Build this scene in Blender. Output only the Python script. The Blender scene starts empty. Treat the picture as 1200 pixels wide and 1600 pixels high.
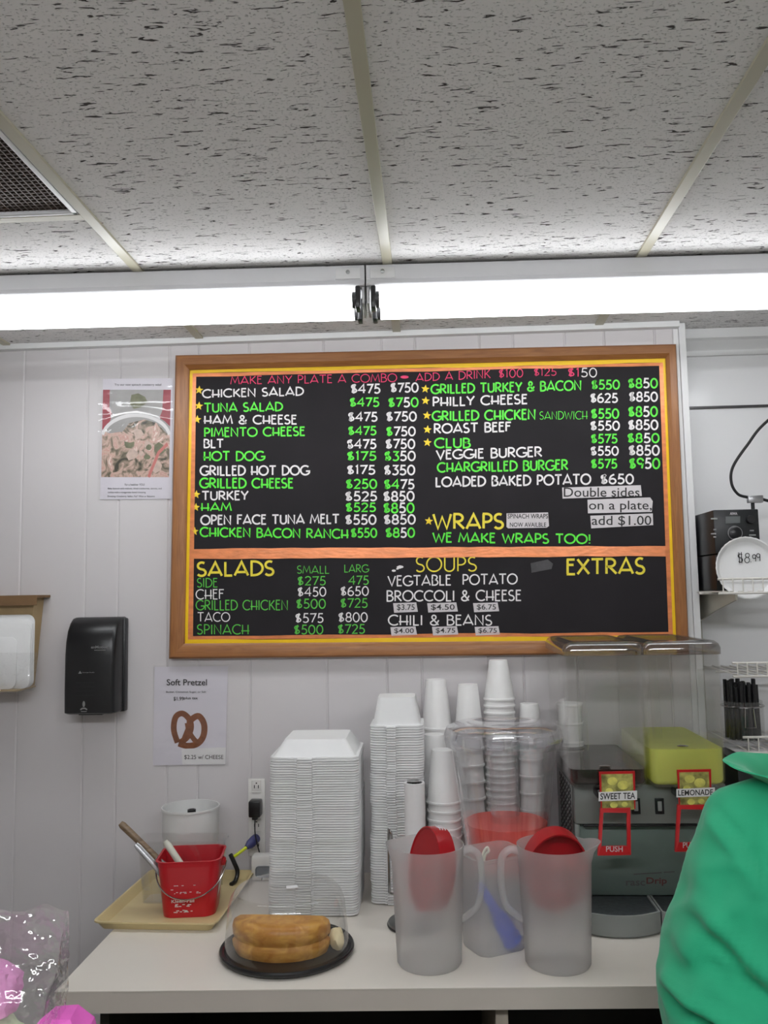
import bpy, bmesh, math, random
from mathutils import Vector, Matrix, noise
random.seed(4)
SC = bpy.context.scene; COL = SC.collection
PI = math.pi
# ------------------------------------------------------------------ camera, light, exposure
F, YAW, PITCH, ROLL, CAM_D, EYE = 1343.09, .0544, .0962, -.0178, 2.5773, 1.64
_fw = Vector((-math.sin(YAW)*math.cos(PITCH), math.cos(YAW)*math.cos(PITCH), math.sin(PITCH)))
_r0 = Vector((math.cos(YAW), math.sin(YAW), 0)); _u0 = _r0.cross(_fw)
_rt = math.cos(ROLL)*_r0 + math.sin(ROLL)*_u0; _up = -math.sin(ROLL)*_r0 + math.cos(ROLL)*_u0
CAM = Vector((0, -CAM_D, EYE))
cd = bpy.data.cameras.new('camera'); cam = bpy.data.objects.new('camera', cd); COL.objects.link(cam)
cd.sensor_fit = 'VERTICAL'; cd.sensor_height = 36; cd.lens = F*36/1600; cd.clip_start = .02
m = Matrix.Identity(4)
for i in range(3):
    m[i][0], m[i][1], m[i][2], m[i][3] = _rt[i], _up[i], -_fw[i], CAM[i]
cam.matrix_world = m; SC.camera = cam
SC.view_settings.view_transform = 'Standard'; SC.view_settings.look = 'None'
SC.view_settings.gamma = 1; SC.view_settings.use_curve_mapping = False
SC.view_settings.exposure = 0.16
w = bpy.data.worlds.new('world'); SC.world = w; w.use_nodes = True
w.node_tree.nodes['Background'].inputs[0].default_value = (.5, .52, .55, 1)
w.node_tree.nodes['Background'].inputs[1].default_value = .3
TUBE = 10.5          # emission of the fluorescent tubes over the back counter
REAR_FILL = 36.0          # emission of the unseen tubes added behind the camera as front fill
SC.cycles.use_denoising = True
SC.cycles.transparent_max_bounces = 32; SC.cycles.max_bounces = 14; SC.cycles.transmission_bounces = 12

def ray(px, py): return (px-600)/F*_rt - (py-800)/F*_up + _fw
def PY(px, py, y):                       # the point of a wall plane seen at a measured place
    d = ray(px, py); return CAM + d*((y-CAM.y)/d.y)
def PZ(px, py, z):
    d = ray(px, py); return CAM + d*((z-CAM.z)/d.z)
def lin(c): return tuple(((v/255)/12.92 if v/255 <= .04045 else ((v/255+.055)/1.055)**2.4) for v in c)

# ------------------------------------------------------------------ materials
MT = {}
def nodes(name):
    mt = bpy.data.materials.new(name); mt.use_nodes = True; nt = mt.node_tree; nt.nodes.clear()
    out = nt.nodes.new('ShaderNodeOutputMaterial'); MT[name] = mt
    return mt, nt, out
def mat(name, rgb, rough=.5, metal=0, var=.06, vscale=12, bump=0, bscale=60, spec=.5, stretch=(1, 1, 1), trans=0, sheen=0, coat=0):
    mt, nt, out = nodes(name); N = nt.nodes.new; L = nt.links.new
    b = N('ShaderNodeBsdfPrincipled'); L(b.outputs[0], out.inputs[0])
    c = lin(rgb)
    b.inputs['Roughness'].default_value = rough; b.inputs['Metallic'].default_value = metal
    b.inputs['Specular IOR Level'].default_value = spec; b.inputs['Coat Weight'].default_value = coat
    b.inputs['Sheen Weight'].default_value = sheen
    tc = N('ShaderNodeTexCoord'); mp = N('ShaderNodeMapping'); L(tc.outputs['Object'], mp.inputs[0]); mp.inputs['Scale'].default_value = stretch
    n = N('ShaderNodeTexNoise'); n.inputs['Scale'].default_value = vscale; n.inputs['Detail'].default_value = 4; L(mp.outputs[0], n.inputs[0])
    r = N('ShaderNodeValToRGB'); L(n.outputs[0], r.inputs[0])
    r.color_ramp.elements[0].position = .3; r.color_ramp.elements[1].position = .7
    r.color_ramp.elements[0].color = (*[max(0, v*(1-var)) for v in c], 1); r.color_ramp.elements[1].color = (*[min(1, v*(1+var)) for v in c], 1)
    L(r.outputs[0], b.inputs['Base Color'])
    if bump:
        n2 = N('ShaderNodeTexNoise'); n2.inputs['Scale'].default_value = bscale; n2.inputs['Detail'].default_value = 3; L(mp.outputs[0], n2.inputs[0])
        bp = N('ShaderNodeBump'); bp.inputs['Strength'].default_value = bump; bp.inputs['Distance'].default_value = .002
        L(n2.outputs[0], bp.inputs['Height']); L(bp.outputs[0], b.inputs['Normal'])
    if trans:
        t = N('ShaderNodeBsdfTranslucent'); L(r.outputs[0], t.inputs[0]); mx = N('ShaderNodeMixShader'); mx.inputs[0].default_value = trans
        L(b.outputs[0], mx.inputs[1]); L(t.outputs[0], mx.inputs[2]); L(mx.outputs[0], out.inputs[0])
    return mt
def clear(name, tint=(1, 1, 1), haze=0., hazec=(.8, .8, .8), base=.04, edge=.6, power=3., rough=.04, bump=0, bscale=20):
    mt, nt, out = nodes(name); N = nt.nodes.new; L = nt.links.new
    tr = N('ShaderNodeBsdfTransparent'); tr.inputs[0].default_value = (*tint, 1)
    gl = N('ShaderNodeBsdfGlossy'); gl.inputs['Roughness'].default_value = rough; gl.inputs[0].default_value = (.95, .95, .95, 1)
    lw = N('ShaderNodeLayerWeight'); lw.inputs[0].default_value = .5
    pw = N('ShaderNodeMath'); pw.operation = 'POWER'; pw.inputs[1].default_value = power; L(lw.outputs['Facing'], pw.inputs[0])
    ma = N('ShaderNodeMath'); ma.operation = 'MULTIPLY_ADD'; ma.inputs[1].default_value = edge; ma.inputs[2].default_value = base; L(pw.outputs[0], ma.inputs[0])
    if bump:
        n2 = N('ShaderNodeTexNoise'); n2.inputs['Scale'].default_value = bscale; n2.inputs['Detail'].default_value = 2
        tc = N('ShaderNodeTexCoord'); L(tc.outputs['Object'], n2.inputs[0])
        bp = N('ShaderNodeBump'); bp.inputs['Strength'].default_value = bump; bp.inputs['Distance'].default_value = .004
        L(n2.outputs[0], bp.inputs['Height']); L(bp.outputs[0], gl.inputs['Normal'])
    body = tr.outputs[0]
    if haze:
        df = N('ShaderNodeBsdfDiffuse'); df.inputs[0].default_value = (*hazec, 1); tl = N('ShaderNodeBsdfTranslucent'); tl.inputs[0].default_value = (*hazec, 1)
        a = N('ShaderNodeMixShader'); L(df.outputs[0], a.inputs[1]); L(tl.outputs[0], a.inputs[2]); a.inputs[0].default_value = .5
        h = N('ShaderNodeMixShader'); h.inputs[0].default_value = haze; L(body, h.inputs[1]); L(a.outputs[0], h.inputs[2]); body = h.outputs[0]
    mx = N('ShaderNodeMixShader'); L(ma.outputs[0], mx.inputs[0]); L(body, mx.inputs[1]); L(gl.outputs[0], mx.inputs[2]); L(mx.outputs[0], out.inputs[0])
    return mt
def frost(name, rgb=(.86, .86, .86), thru=.4, rough=.4):
    mt, nt, out = nodes(name); N = nt.nodes.new; L = nt.links.new
    rf = N('ShaderNodeBsdfRefraction'); rf.inputs['Roughness'].default_value = rough; rf.inputs['IOR'].default_value = 1.12; rf.inputs[0].default_value = (.97, .97, .97, 1)
    tp = N('ShaderNodeBsdfTransparent'); tp.inputs[0].default_value = (.96, .96, .96, 1)
    see = N('ShaderNodeMixShader'); see.inputs[0].default_value = .4; L(tp.outputs[0], see.inputs[1]); L(rf.outputs[0], see.inputs[2])
    df = N('ShaderNodeBsdfDiffuse'); df.inputs[0].default_value = (*rgb, 1); tl = N('ShaderNodeBsdfTranslucent'); tl.inputs[0].default_value = (*rgb, 1)
    a = N('ShaderNodeMixShader'); a.inputs[0].default_value = .55; L(df.outputs[0], a.inputs[1]); L(tl.outputs[0], a.inputs[2])
    b = N('ShaderNodeMixShader'); b.inputs[0].default_value = thru; L(a.outputs[0], b.inputs[1]); L(see.outputs[0], b.inputs[2])
    gl = N('ShaderNodeBsdfGlossy'); gl.inputs['Roughness'].default_value = .25
    c = N('ShaderNodeMixShader'); c.inputs[0].default_value = .04; L(b.outputs[0], c.inputs[1]); L(gl.outputs[0], c.inputs[2]); L(c.outputs[0], out.inputs[0])
    return mt
def emis(name, rgb, s):
    mt, nt, out = nodes(name); e = nt.nodes.new('ShaderNodeEmission'); e.inputs[0].default_value = (*rgb, 1); e.inputs[1].default_value = s
    nt.links.new(e.outputs[0], out.inputs[0]); return mt
def tile_mat():
    mt, nt, out = nodes('ceiling_tile'); N = nt.nodes.new; L = nt.links.new
    b = N('ShaderNodeBsdfPrincipled'); b.inputs['Roughness'].default_value = .9; b.inputs['Specular IOR Level'].default_value = .15; L(b.outputs[0], out.inputs[0])
    tc = N('ShaderNodeTexCoord')
    def layer(scale, st, lo, hi, det, dist):
        mp = N('ShaderNodeMapping'); mp.inputs['Scale'].default_value = st; L(tc.outputs['Object'], mp.inputs[0])
        n = N('ShaderNodeTexNoise'); n.inputs['Scale'].default_value = scale; n.inputs['Detail'].default_value = det; n.inputs['Distortion'].default_value = dist
        L(mp.outputs[0], n.inputs[0]); r = N('ShaderNodeMapRange'); r.inputs[1].default_value = lo; r.inputs[2].default_value = hi; L(n.outputs[0], r.inputs[0]); return r.outputs[0]
    a = layer(31, (1, 4.4, 1), .625, .665, 3, .8)
    c = layer(170, (1, 1.7, 1), .60, .70, 2, .3)
    mx = N('ShaderNodeMath'); mx.operation = 'MAXIMUM'; L(a, mx.inputs[0])
    m2 = N('ShaderNodeMath'); m2.operation = 'MULTIPLY'; m2.inputs[1].default_value = .42; L(c, m2.inputs[0]); L(m2.outputs[0], mx.inputs[1])
    mc = N('ShaderNodeMix'); mc.data_type = 'RGBA'; L(mx.outputs[0], mc.inputs[0])
    mc.inputs[6].default_value = (*lin((226, 224, 223)), 1); mc.inputs[7].default_value = (*lin((78, 74, 72)), 1); L(mc.outputs[2], b.inputs['Base Color'])
    bp = N('ShaderNodeBump'); bp.invert = True; bp.inputs['Strength'].default_value = 1.0; bp.inputs['Distance'].default_value = .003; L(mx.outputs[0], bp.inputs['Height']); L(bp.outputs[0], b.inputs['Normal'])
    return mt
def wood_mat(name, rgb1, rgb2, st=(1, 12, 12)):
    mt, nt, out = nodes(name); N = nt.nodes.new; L = nt.links.new
    b = N('ShaderNodeBsdfPrincipled'); b.inputs['Roughness'].default_value = .38; L(b.outputs[0], out.inputs[0])
    tc = N('ShaderNodeTexCoord'); mp = N('ShaderNodeMapping'); mp.inputs['Scale'].default_value = st; L(tc.outputs['Object'], mp.inputs[0])
    n = N('ShaderNodeTexNoise'); n.inputs['Scale'].default_value = 9; n.inputs['Detail'].default_value = 6; n.inputs['Distortion'].default_value = 1.2; L(mp.outputs[0], n.inputs[0])
    r = N('ShaderNodeValToRGB'); r.color_ramp.elements[0].position = .3; r.color_ramp.elements[1].position = .72
    r.color_ramp.elements[0].color = (*lin(rgb1), 1); r.color_ramp.elements[1].color = (*lin(rgb2), 1); L(n.outputs[0], r.inputs[0]); L(r.outputs[0], b.inputs['Base Color'])
    return mt
def salad_mat():
    mt, nt, out = nodes('salad_print'); N = nt.nodes.new; L = nt.links.new
    b = N('ShaderNodeBsdfPrincipled'); b.inputs['Roughness'].default_value = .35; L(b.outputs[0], out.inputs[0])
    tc = N('ShaderNodeTexCoord'); v = N('ShaderNodeTexNoise'); v.inputs['Scale'].default_value = 26; v.inputs['Detail'].default_value = 5; v.inputs['Distortion'].default_value = 1.6; L(tc.outputs['Object'], v.inputs[0])
    r = N('ShaderNodeValToRGB'); e = r.color_ramp.elements; e[0].position = .33; e[0].color = (*lin((70, 66, 56)), 1); e[1].position = .66; e[1].color = (*lin((222, 206, 196)), 1)
    for p, c in ((.42, (128, 118, 100)), (.48, (178, 152, 138)), (.54, (206, 178, 164)), (.6, (196, 150, 140))):
        x = e.new(p); x.color = (*lin(c), 1)
    L(v.outputs[0], r.inputs[0]); L(r.outputs[0], b.inputs['Base Color']); return mt

tile_mat(); salad_mat()
wood_mat('oak_frame', (134, 84, 42), (160, 106, 57), (1, 14, 14)); wood_mat('oak_frame_upright', (134, 84, 42), (160, 106, 57), (14, 14, 1))
wood_mat('cake_crumb', (172, 110, 36), (222, 170, 84), (3, 3, 5))
wood_mat('tool_wood', (96, 78, 60), (140, 118, 92), (2, 2, 12))
mat('wall_panel', (206, 202, 203), .42, var=.02, vscale=3, bump=.05, bscale=40)
mat('wall_plain', (222, 220, 217), .6, var=.03, vscale=2)
mat('glossy_panel', (236, 236, 237), .2, var=.02, vscale=3, bump=.12, bscale=9)
mat('white_trim', (222, 222, 222), .4, var=.02)
mat('tbar', (176, 171, 150), .35, var=.03, vscale=4)
mat('floor_tile', (158, 152, 144), .5, var=.1, vscale=5)
mat('white_metal', (214, 214, 216), .4, var=.02)
mat('black_plastic', (22, 22, 24), .3, var=.15, vscale=20)
mat('dark_plastic', (30, 32, 34), .38, var=.1, vscale=20)
mat('tube_cap', (60, 60, 62), .4)
mat('chrome', (190, 190, 190), .12, 1, var=.02)
mat('steel', (150, 152, 150), .3, 1, var=.06, vscale=8, bump=.1, bscale=50)
mat('steel_gray', (128, 132, 128), .42, .35, var=.05, vscale=6)
mat('splash_gray', (112, 126, 120), .35, .25, var=.06, vscale=5)
mat('drip_gray', (142, 146, 144), .5, var=.03)
mat('drip_grid', (54, 58, 60), .5, var=.35, vscale=90)
mat('laminate', (222, 216, 206), .33, var=.02, vscale=6)
mat('laminate_edge_shaded', (200, 192, 182), .4, var=.03, vscale=6)  # same white laminate as the top, front edge's shade put into the colour
mat('cabinet_dark', (52, 48, 44), .6, var=.1)
mat('cabinet_panel', (150, 142, 130), .5, var=.05)
mat('foam', (250, 250, 250), .55, var=.01, vscale=30, bump=.05, bscale=250, trans=.22)
mat('foam_cup', (246, 245, 244), .5, var=.012, vscale=30, bump=.04, bscale=250, trans=.15)
mat('paper', (226, 224, 224), .5, var=.02, vscale=12)
mat('paper_lilac', (214, 210, 218), .45, var=.02, vscale=12)
mat('sticker', (206, 200, 202), .55, var=.05, vscale=30)
mat('ink', (36, 34, 34), .6); mat('ink_soft', (92, 88, 88), .6)
mat('chalkboard', (34, 31, 34), .75, var=.12, vscale=7, spec=.25)
mat('paint_white', (232, 228, 228), .6, var=.05, vscale=60); mat('paint_green', (92, 232, 62), .55, var=.1, vscale=50)
mat('paint_green_soft', (86, 190, 66), .55, var=.1, vscale=50)
mat('paint_yellow', (232, 214, 60), .55, var=.1, vscale=50); mat('paint_pink', (226, 50, 104), .55, var=.08, vscale=50)
mat('paint_stars', (240, 208, 40), .5, var=.06); mat('tape_dark', (62, 60, 62), .3, var=.15, vscale=40, bump=.4)
mat('border_yellow', (240, 196, 20), .4, var=.05, vscale=20); mat('border_copper', (226, 138, 88), .3, .25, var=.16, vscale=24, bump=.5, bscale=50, stretch=(1, 3, 3))
mat('tray_beige', (206, 188, 140), .4, var=.03); mat('bucket_red', (184, 20, 34), .32, var=.04); mat('lid_red', (160, 12, 24), .3, var=.04)
mat('tub_white', (226, 226, 224), .4, var=.02, trans=.1)
mat('cable_yellow', (206, 220, 40), .4); mat('plug_blue', (60, 62, 110), .4); mat('device_gray', (134, 138, 142), .35); mat('outlet_white', (226, 224, 220), .35)
mat('cardboard', (172, 148, 110), .8, var=.07, vscale=20); mat('cardboard_dark', (120, 92, 62), .8, var=.08, vscale=20)
mat('scoop_blue', (30, 70, 196), .4, var=.04); mat('knife_white', (206, 206, 192), .45)
mat('cream', (238, 222, 178), .6, var=.06, bump=.5, bscale=40)
mat('pink_drink', (255, 124, 112), .15, var=.04, trans=.5); mat('lemon_drink', (240, 244, 140), .15, var=.05, vscale=8, trans=.5); mat('tea_drink', (34, 20, 16), .04, var=.1, spec=.7)
mat('lever_red', (188, 26, 32), .35); mat('lemon_print', (158, 152, 84), .4, var=.6, vscale=55); mat('lemon_fruit', (206, 200, 104), .4, var=.35, vscale=40)
mat('worn_red', (104, 58, 56), .5, var=.3, vscale=90); mat('rubber_black', (16, 16, 17), .65); mat('pretzel_brown', (128, 76, 46), .5, var=.22, vscale=60); mat('poster_red', (150, 34, 52), .35, var=.12, vscale=20); mat('poster_gray', (158, 156, 154), .4, var=.1, vscale=14); mat('leaf_green', (116, 118, 92), .5, var=.3, vscale=40)
mat('shirt_green', (20, 158, 112), .8, var=.07, vscale=14, bump=.15, bscale=600, sheen=.2); mat('trousers_navy', (34, 38, 56), .85); mat('skin', (214, 164, 136), .5, var=.04); mat('hair_brown', (64, 44, 32), .6, var=.2, vscale=60); mat('shoe_black', (24, 24, 26), .5)
mat('eye_dark', (30, 24, 22), .2); mat('lip_rose', (176, 100, 92), .5)
mat('pink_paper', (222, 96, 190), .6, var=.14, vscale=18); mat('pink_candy', (216, 146, 196), .85, var=.12, vscale=20, bump=.6, bscale=90); mat('pale_candy', (186, 200, 168), .85, var=.12, vscale=20, bump=.6, bscale=90)
mat('wire_white', (220, 216, 210), .4); mat('bracket_beige', (176, 172, 160), .45, var=.05); mat('straw_black', (34, 34, 36), .3, var=.2, vscale=40); mat('grille_dark', (104, 92, 86), .5, .2, var=.1); mat('duct_dark', (20, 18, 18), .9)
mat('lcd', (96, 100, 100), .3); mat('silver', (168, 168, 170), .3, .8); mat('purple_box', (90, 70, 120), .5)
clear('clear_plastic', (.985, .985, .985), .02); clear('clear_dome', (.975, .975, .97), .03, (.6, .58, .55), base=.05, edge=.55, power=2.5)
clear('clear_bowl', (.992, .992, .994), .018, (.8, .8, .82), base=.035, edge=.65, power=1.9); clear('clear_lid', (.95, .95, .965), .09, (.78, .78, .84), base=.07, edge=.7, power=1.5); clear('smoke_lid', (.66, .66, .66), .12, (.4, .4, .4), base=.08, edge=.5, power=2)
clear('hazy_tank', (.99, .99, .985), .016, (.8, .8, .76), base=.018, edge=.45, power=2.6)
clear('bag_film', (.97, .97, .97), .03, base=.11, edge=.5, power=2, rough=.09, bump=2.2, bscale=40); clear('sleeve_film', (.99, .99, .99), .0, base=.05, edge=.4, power=3, rough=.08, bump=.25, bscale=30)
frost('frosted', (.99, .99, .99), .78, .36); frost('frosted_box', (.94, .94, .94), .8, .28)
emis('tube_glow', (.95, .975, 1), TUBE); emis('tube_fill_rear', (.95, .97, 1), REAR_FILL)

# ------------------------------------------------------------------ mesh building
def spline(P, n=8, closed=False):
    P = [Vector(p) for p in P]; out = []; k = len(P); rng = range(k if closed else k-1)
    for i in rng:
        g = (lambda j: P[j % k]) if closed else (lambda j: P[max(0, min(k-1, j))])
        a, b, c, d = g(i-1), g(i), g(i+1), g(i+2)
        for s in range(n):
            t = s/n; out.append(.5*((2*b)+(c-a)*t+(2*a-5*b+4*c-d)*t*t+(3*b-a-3*c+d)*t**3))
    if not closed: out.append(P[-1])
    return out
def rrect(w, d, r, n=5, cx=0, cy=0):
    out = []
    for sx, sy, a in ((1, 1, 0), (-1, 1, 90), (-1, -1, 180), (1, -1, 270)):
        for i in range(n+1):
            t = math.radians(a+90*i/n); out.append((cx+sx*(w/2-r)+r*math.cos(t), cy+sy*(d/2-r)+r*math.sin(t)))
    return out
class MB:
    def __init__(s): s.v = []; s.f = []; s.mi = []
    def add(s, vs, fs, mi=0):
        o = len(s.v); s.v += [Vector(v) for v in vs]
        for f in fs: s.f.append([i+o for i in f]); s.mi.append(mi)
        return s
    def quad(s, a, b, c, d, mi=0): return s.add([a, b, c, d], [(0, 1, 2, 3)], mi)
    def box(s, x0, x1, y0, y1, z0, z1, bev=0, mi=0, seg=2, M=None):
        bm = bmesh.new(); bmesh.ops.create_cube(bm, size=1)
        bmesh.ops.scale(bm, vec=(x1-x0, y1-y0, z1-z0), verts=bm.verts)
        if bev: bmesh.ops.bevel(bm, geom=bm.edges[:], offset=bev, segments=seg, affect='EDGES', profile=.5)
        bmesh.ops.translate(bm, vec=((x0+x1)/2, (y0+y1)/2, (z0+z1)/2), verts=bm.verts)
        if M: bmesh.ops.transform(bm, matrix=M, verts=bm.verts)
        bm.verts.index_update(); s.add([v.co.copy() for v in bm.verts], [[v.index for v in f.verts] for f in bm.faces], mi); bm.free(); return s
    def loft(s, loops, cap0=True, cap1=True, closed=True, mi=0, ring=False):
        n = len(loops[0]); vs = [p for l in loops for p in l]; fs = []
        K = len(loops)
        for k in range(K if ring else K-1):
            for i in range(n if closed else n-1):
                j = (i+1) % n; a = k*n; b = ((k+1) % K)*n; fs.append((a+i, a+j, b+j, b+i))
        if cap0 and not ring: fs.append(tuple(reversed(range(n))))
        if cap1 and not ring: fs.append(tuple(range((K-1)*n, K*n)))
        return s.add(vs, fs, mi)
    def lathe(s, prof, n=40, c=(0, 0, 0), mi=0, caps=(True, True), M=None, ring=False, sx=1, sy=1):
        L = [[Vector((c[0]+sx*r*math.cos(2*PI*i/n), c[1]+sy*r*math.sin(2*PI*i/n), c[2]+z)) for i in range(n)] for r, z in prof]
        if M: L = [[M @ p for p in l] for l in L]
        return s.loft(L, caps[0], caps[1], mi=mi, ring=ring)
    def tube(s, P, r, n=10, closed=False, mi=0, sq=1.0):
        P = [Vector(p) for p in P]; k = len(P); R = r if isinstance(r, (list, tuple)) else [r]*k
        T = [((P[(i+1) % k]-P[i-1]) if closed else (P[min(i+1, k-1)]-P[max(i-1, 0)])).normalized() for i in range(k)]
        u = T[0].orthogonal().normalized(); L = []
        for i in range(k):
            u = (u-T[i]*u.dot(T[i])); u = u.normalized() if u.length > 1e-6 else T[i].orthogonal().normalized(); v = T[i].cross(u)
            L.append([P[i]+R[i]*(math.cos(2*PI*j/n)*u+sq*math.sin(2*PI*j/n)*v) for j in range(n)])
        return s.loft(L, True, True, mi=mi, ring=closed)
    def ribbon(s, pts, h, fn, mi=0, closed=False):     # a flat stroke of half width h drawn in 2-D, placed by fn
        P = [Vector((p[0], p[1])) for p in pts]; k = len(P); A = []; B = []
        for i in range(k):
            a = P[i]-P[i-1] if (i > 0 or closed) else P[1]-P[0]; b = P[(i+1) % k]-P[i] if (i < k-1 or closed) else a
            if a.length < 1e-9: a = b
            if b.length < 1e-9: b = a
            na = Vector((-a.y, a.x)).normalized(); nb = Vector((-b.y, b.x)).normalized(); mm = na+nb
            mm = mm/max(.45, mm.dot(na)) if mm.length > .3 else na
            A.append(P[i]+mm*h); B.append(P[i]-mm*h)
        return s.loft([[fn(*q) for q in A], [fn(*q) for q in B]], False, False, closed=closed, mi=mi)
    def build(s, name, mats, parent=None, smooth=True, W=False, ang=35):
        me = bpy.data.meshes.new(name); off = parent.location if (W and parent is not None) else Vector((0, 0, 0))
        me.from_pydata([tuple(v-off) for v in s.v], [], s.f)
        for x in ([mats] if isinstance(mats, str) else mats): me.materials.append(MT[x])
        for p, i in zip(me.polygons, s.mi): p.material_index = i; p.use_smooth = smooth
        bm = bmesh.new(); bm.from_mesh(me); bmesh.ops.recalc_face_normals(bm, faces=bm.faces[:]); bm.to_mesh(me); bm.free()
        if smooth: me.set_sharp_from_angle(angle=math.radians(ang))
        o = bpy.data.objects.new(name, me); COL.objects.link(o)
        if parent is not None: o.parent = parent
        return o
def tag(o, label=None, cat=None, group=None, kind=None):
    for k, v in (('label', label), ('category', cat), ('group', group), ('kind', kind)):
        if v: o[k] = v
    return o
def thing(name, label, cat, loc=(0, 0, 0), rz=0, group=None):
    o = bpy.data.objects.new(name, None); COL.objects.link(o); o.location = loc; o.rotation_euler = (0, 0, rz); o.empty_display_size = .05
    return tag(o, label, cat, group)
def solo(mb, name, mats, label, cat, loc=None, rz=0, group=None, smooth=True, ang=35):
    o = mb.build(name, mats, None, smooth, ang=ang)
    if loc is not None: o.location = loc; o.rotation_euler = (0, 0, rz)
    return tag(o, label, cat, group)
def struct(mb, name, mats, smooth=False): return tag(mb.build(name, mats, None, smooth), kind='structure')
def circ(r, n=32, cx=0, cy=0, sx=1, sy=1): return [(cx+sx*r*math.cos(2*PI*i/n), cy+sy*r*math.sin(2*PI*i/n)) for i in range(n)]
def L3(pts, z): return [Vector((x, y, z)) for x, y in pts]

# ------------------------------------------------------------------ lettering
def A_(cx, cy, rx, ry, a0, a1, n=14): return [(cx+rx*math.cos(math.radians(a0+(a1-a0)*i/n)), cy+ry*math.sin(math.radians(a0+(a1-a0)*i/n))) for i in range(n+1)]
G = {' ': (.34, []),
 'A': (.78, [[(0, 0), (.40, 1), (.78, 0)], [(.10, .24), (.70, .24)]]),
 'B': (.56, [[(.05, 0), (.05, 1)], [(0, 1)]+A_(.22, .77, .27, .23, 90, -90)+[(.05, .54)], [(.05, .54)]+A_(.26, .27, .30, .27, 90, -90)+[(0, 0)]]),
 'C': (.74, [A_(.45, .5, .45, .5, 48, 312, 20)]),
 'D': (.70, [[(.06, 0), (.06, 1)], [(0, 1)]+A_(.2, .5, .5, .5, 90, -90, 16)+[(0, 0)]]),
 'E': (.46, [[(.05, 0), (.05, 1)], [(.0, 1), (.44, 1)], [(.05, .62), (.38, .62)], [(0, 0), (.46, 0)]]),
 'F': (.46, [[(.05, 0), (.05, 1)], [(0, 1), (.48, 1)], [(.05, .6), (.40, .6)]]),
 'G': (.80, [A_(.46, .5, .46, .5, 48, 330, 20), [(.86, .22), (.86, .42), (.52, .42)]]),
 'H': (.64, [[(.06, 0), (.06, 1)], [(.58, 0), (.58, 1)], [(-.06, .34), (.70, .34)]]),
 'I': (.14, [[(.07, 0), (.07, 1)]]),
 'K': (.60, [[(.06, 0), (.06, 1)], [(.56, 1), (.08, .42)], [(.2, .55), (.62, 0)]]),
 'L': (.46, [[(.06, 1), (.06, 0)], [(0, 0), (.46, 0)]]),
 'M': (.86, [[(0, 0), (.14, 1), (.43, .2), (.72, 1), (.86, 0)]]),
 'N': (.70, [[(.05, 0), (.05, 1), (.64, .0), (.64, 1)]]),
 'O': (.88, [A_(.44, .5, .44, .5, 0, 360, 26)]),
 'P': (.52, [[(.05, 0), (.05, 1)], [(0, 1)]+A_(.22, .72, .28, .28, 90, -90)+[(.05, .44)]]),
 'R': (.60, [[(.05, 0), (.05, 1)], [(0, 1)]+A_(.24, .74, .28, .26, 90, -90)+[(.05, .48)], [(.2, .48), (.60, 0)]]),
 'S': (.50, [A_(.26, .75, .23, .25, 50, 250, 10)+[(.36, .46)]+A_(.24, .24, .24, .24, 60, -150, 12)]),
 'T': (.64, [[(.32, 0), (.32, 1)], [(0, 1), (.64, 1)]]),
 'U': (.64, [[(.05, 1)]+A_(.33, .3, .28, .3, 180, 360, 12)+[(.61, 1)]]),
 'V': (.68, [[(0, 1), (.36, 0), (.68, 1)]]),
 'W': (1.0, [[(0, 1), (.26, 0), (.5, .82), (.76, 0), (1, 1)]]),
 'X': (.64, [[(0, 1), (.64, 0)], [(.62, 1), (0, 0)]]),
 'Y': (.62, [[(0, 1), (.32, .46), (.64, 1)], [(.32, .46), (.30, 0)]]),
 '!': (.16, [[(.08, .3), (.08, 1)], [(.08, 0), (.08, .12)]]),
 '&': (.70, [[(.68, .5), (.5, .12)]+A_(.3, .22, .27, .22, -30, -200, 10)+[(.36, .58)]+A_(.30, .80, .16, .2, -30, 210, 12)+[(.3, .5), (.66, .02)]]),
 '$': (.54, [A_(.27, .72, .21, .2, 40, 250, 10)+[(.36, .47)]+A_(.26, .27, .22, .2, 60, -150, 12), [(.22, -.04), (.34, 1.04)], [(.12, .1), (.24, .9)]]),
 '0': (.60, [A_(.3, .5, .28, .5, 0, 360, 22)]), '1': (.24, [[(.02, .84), (.14, 1), (.14, 0)]]),
 '2': (.54, [A_(.26, .74, .24, .26, 160, -30, 10)+[(.04, 0), (.52, .02)]]),
 '3': (.50, [[(.04, .98), (.46, .98), (.22, .6)]+A_(.22, .3, .26, .3, 90, -140, 12)]),
 '4': (.62, [[(.46, 0), (.46, 1), (.0, .32), (.62, .32)]]),
 '5': (.52, [[(.48, 1), (.14, 1), (.09, .56)]+A_(.23, .3, .26, .3, 100, -140, 12)]),
 '6': (.54, [[(.40, 1)]+A_(.36, .34, .34, .6, 110, 180, 5)+A_(.27, .27, .25, .27, 180, 530, 18)]),
 '7': (.52, [[(.0, .96), (.52, .98), (.16, 0)]]),
 '8': (.54, [A_(.27, .75, .2, .25, 0, 360, 16), A_(.27, .26, .25, .26, 0, 360, 18)]),
 '9': (.54, [A_(.27, .72, .25, .28, 0, 360, 18), [(.52, .74), (.40, 0)]])}
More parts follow.
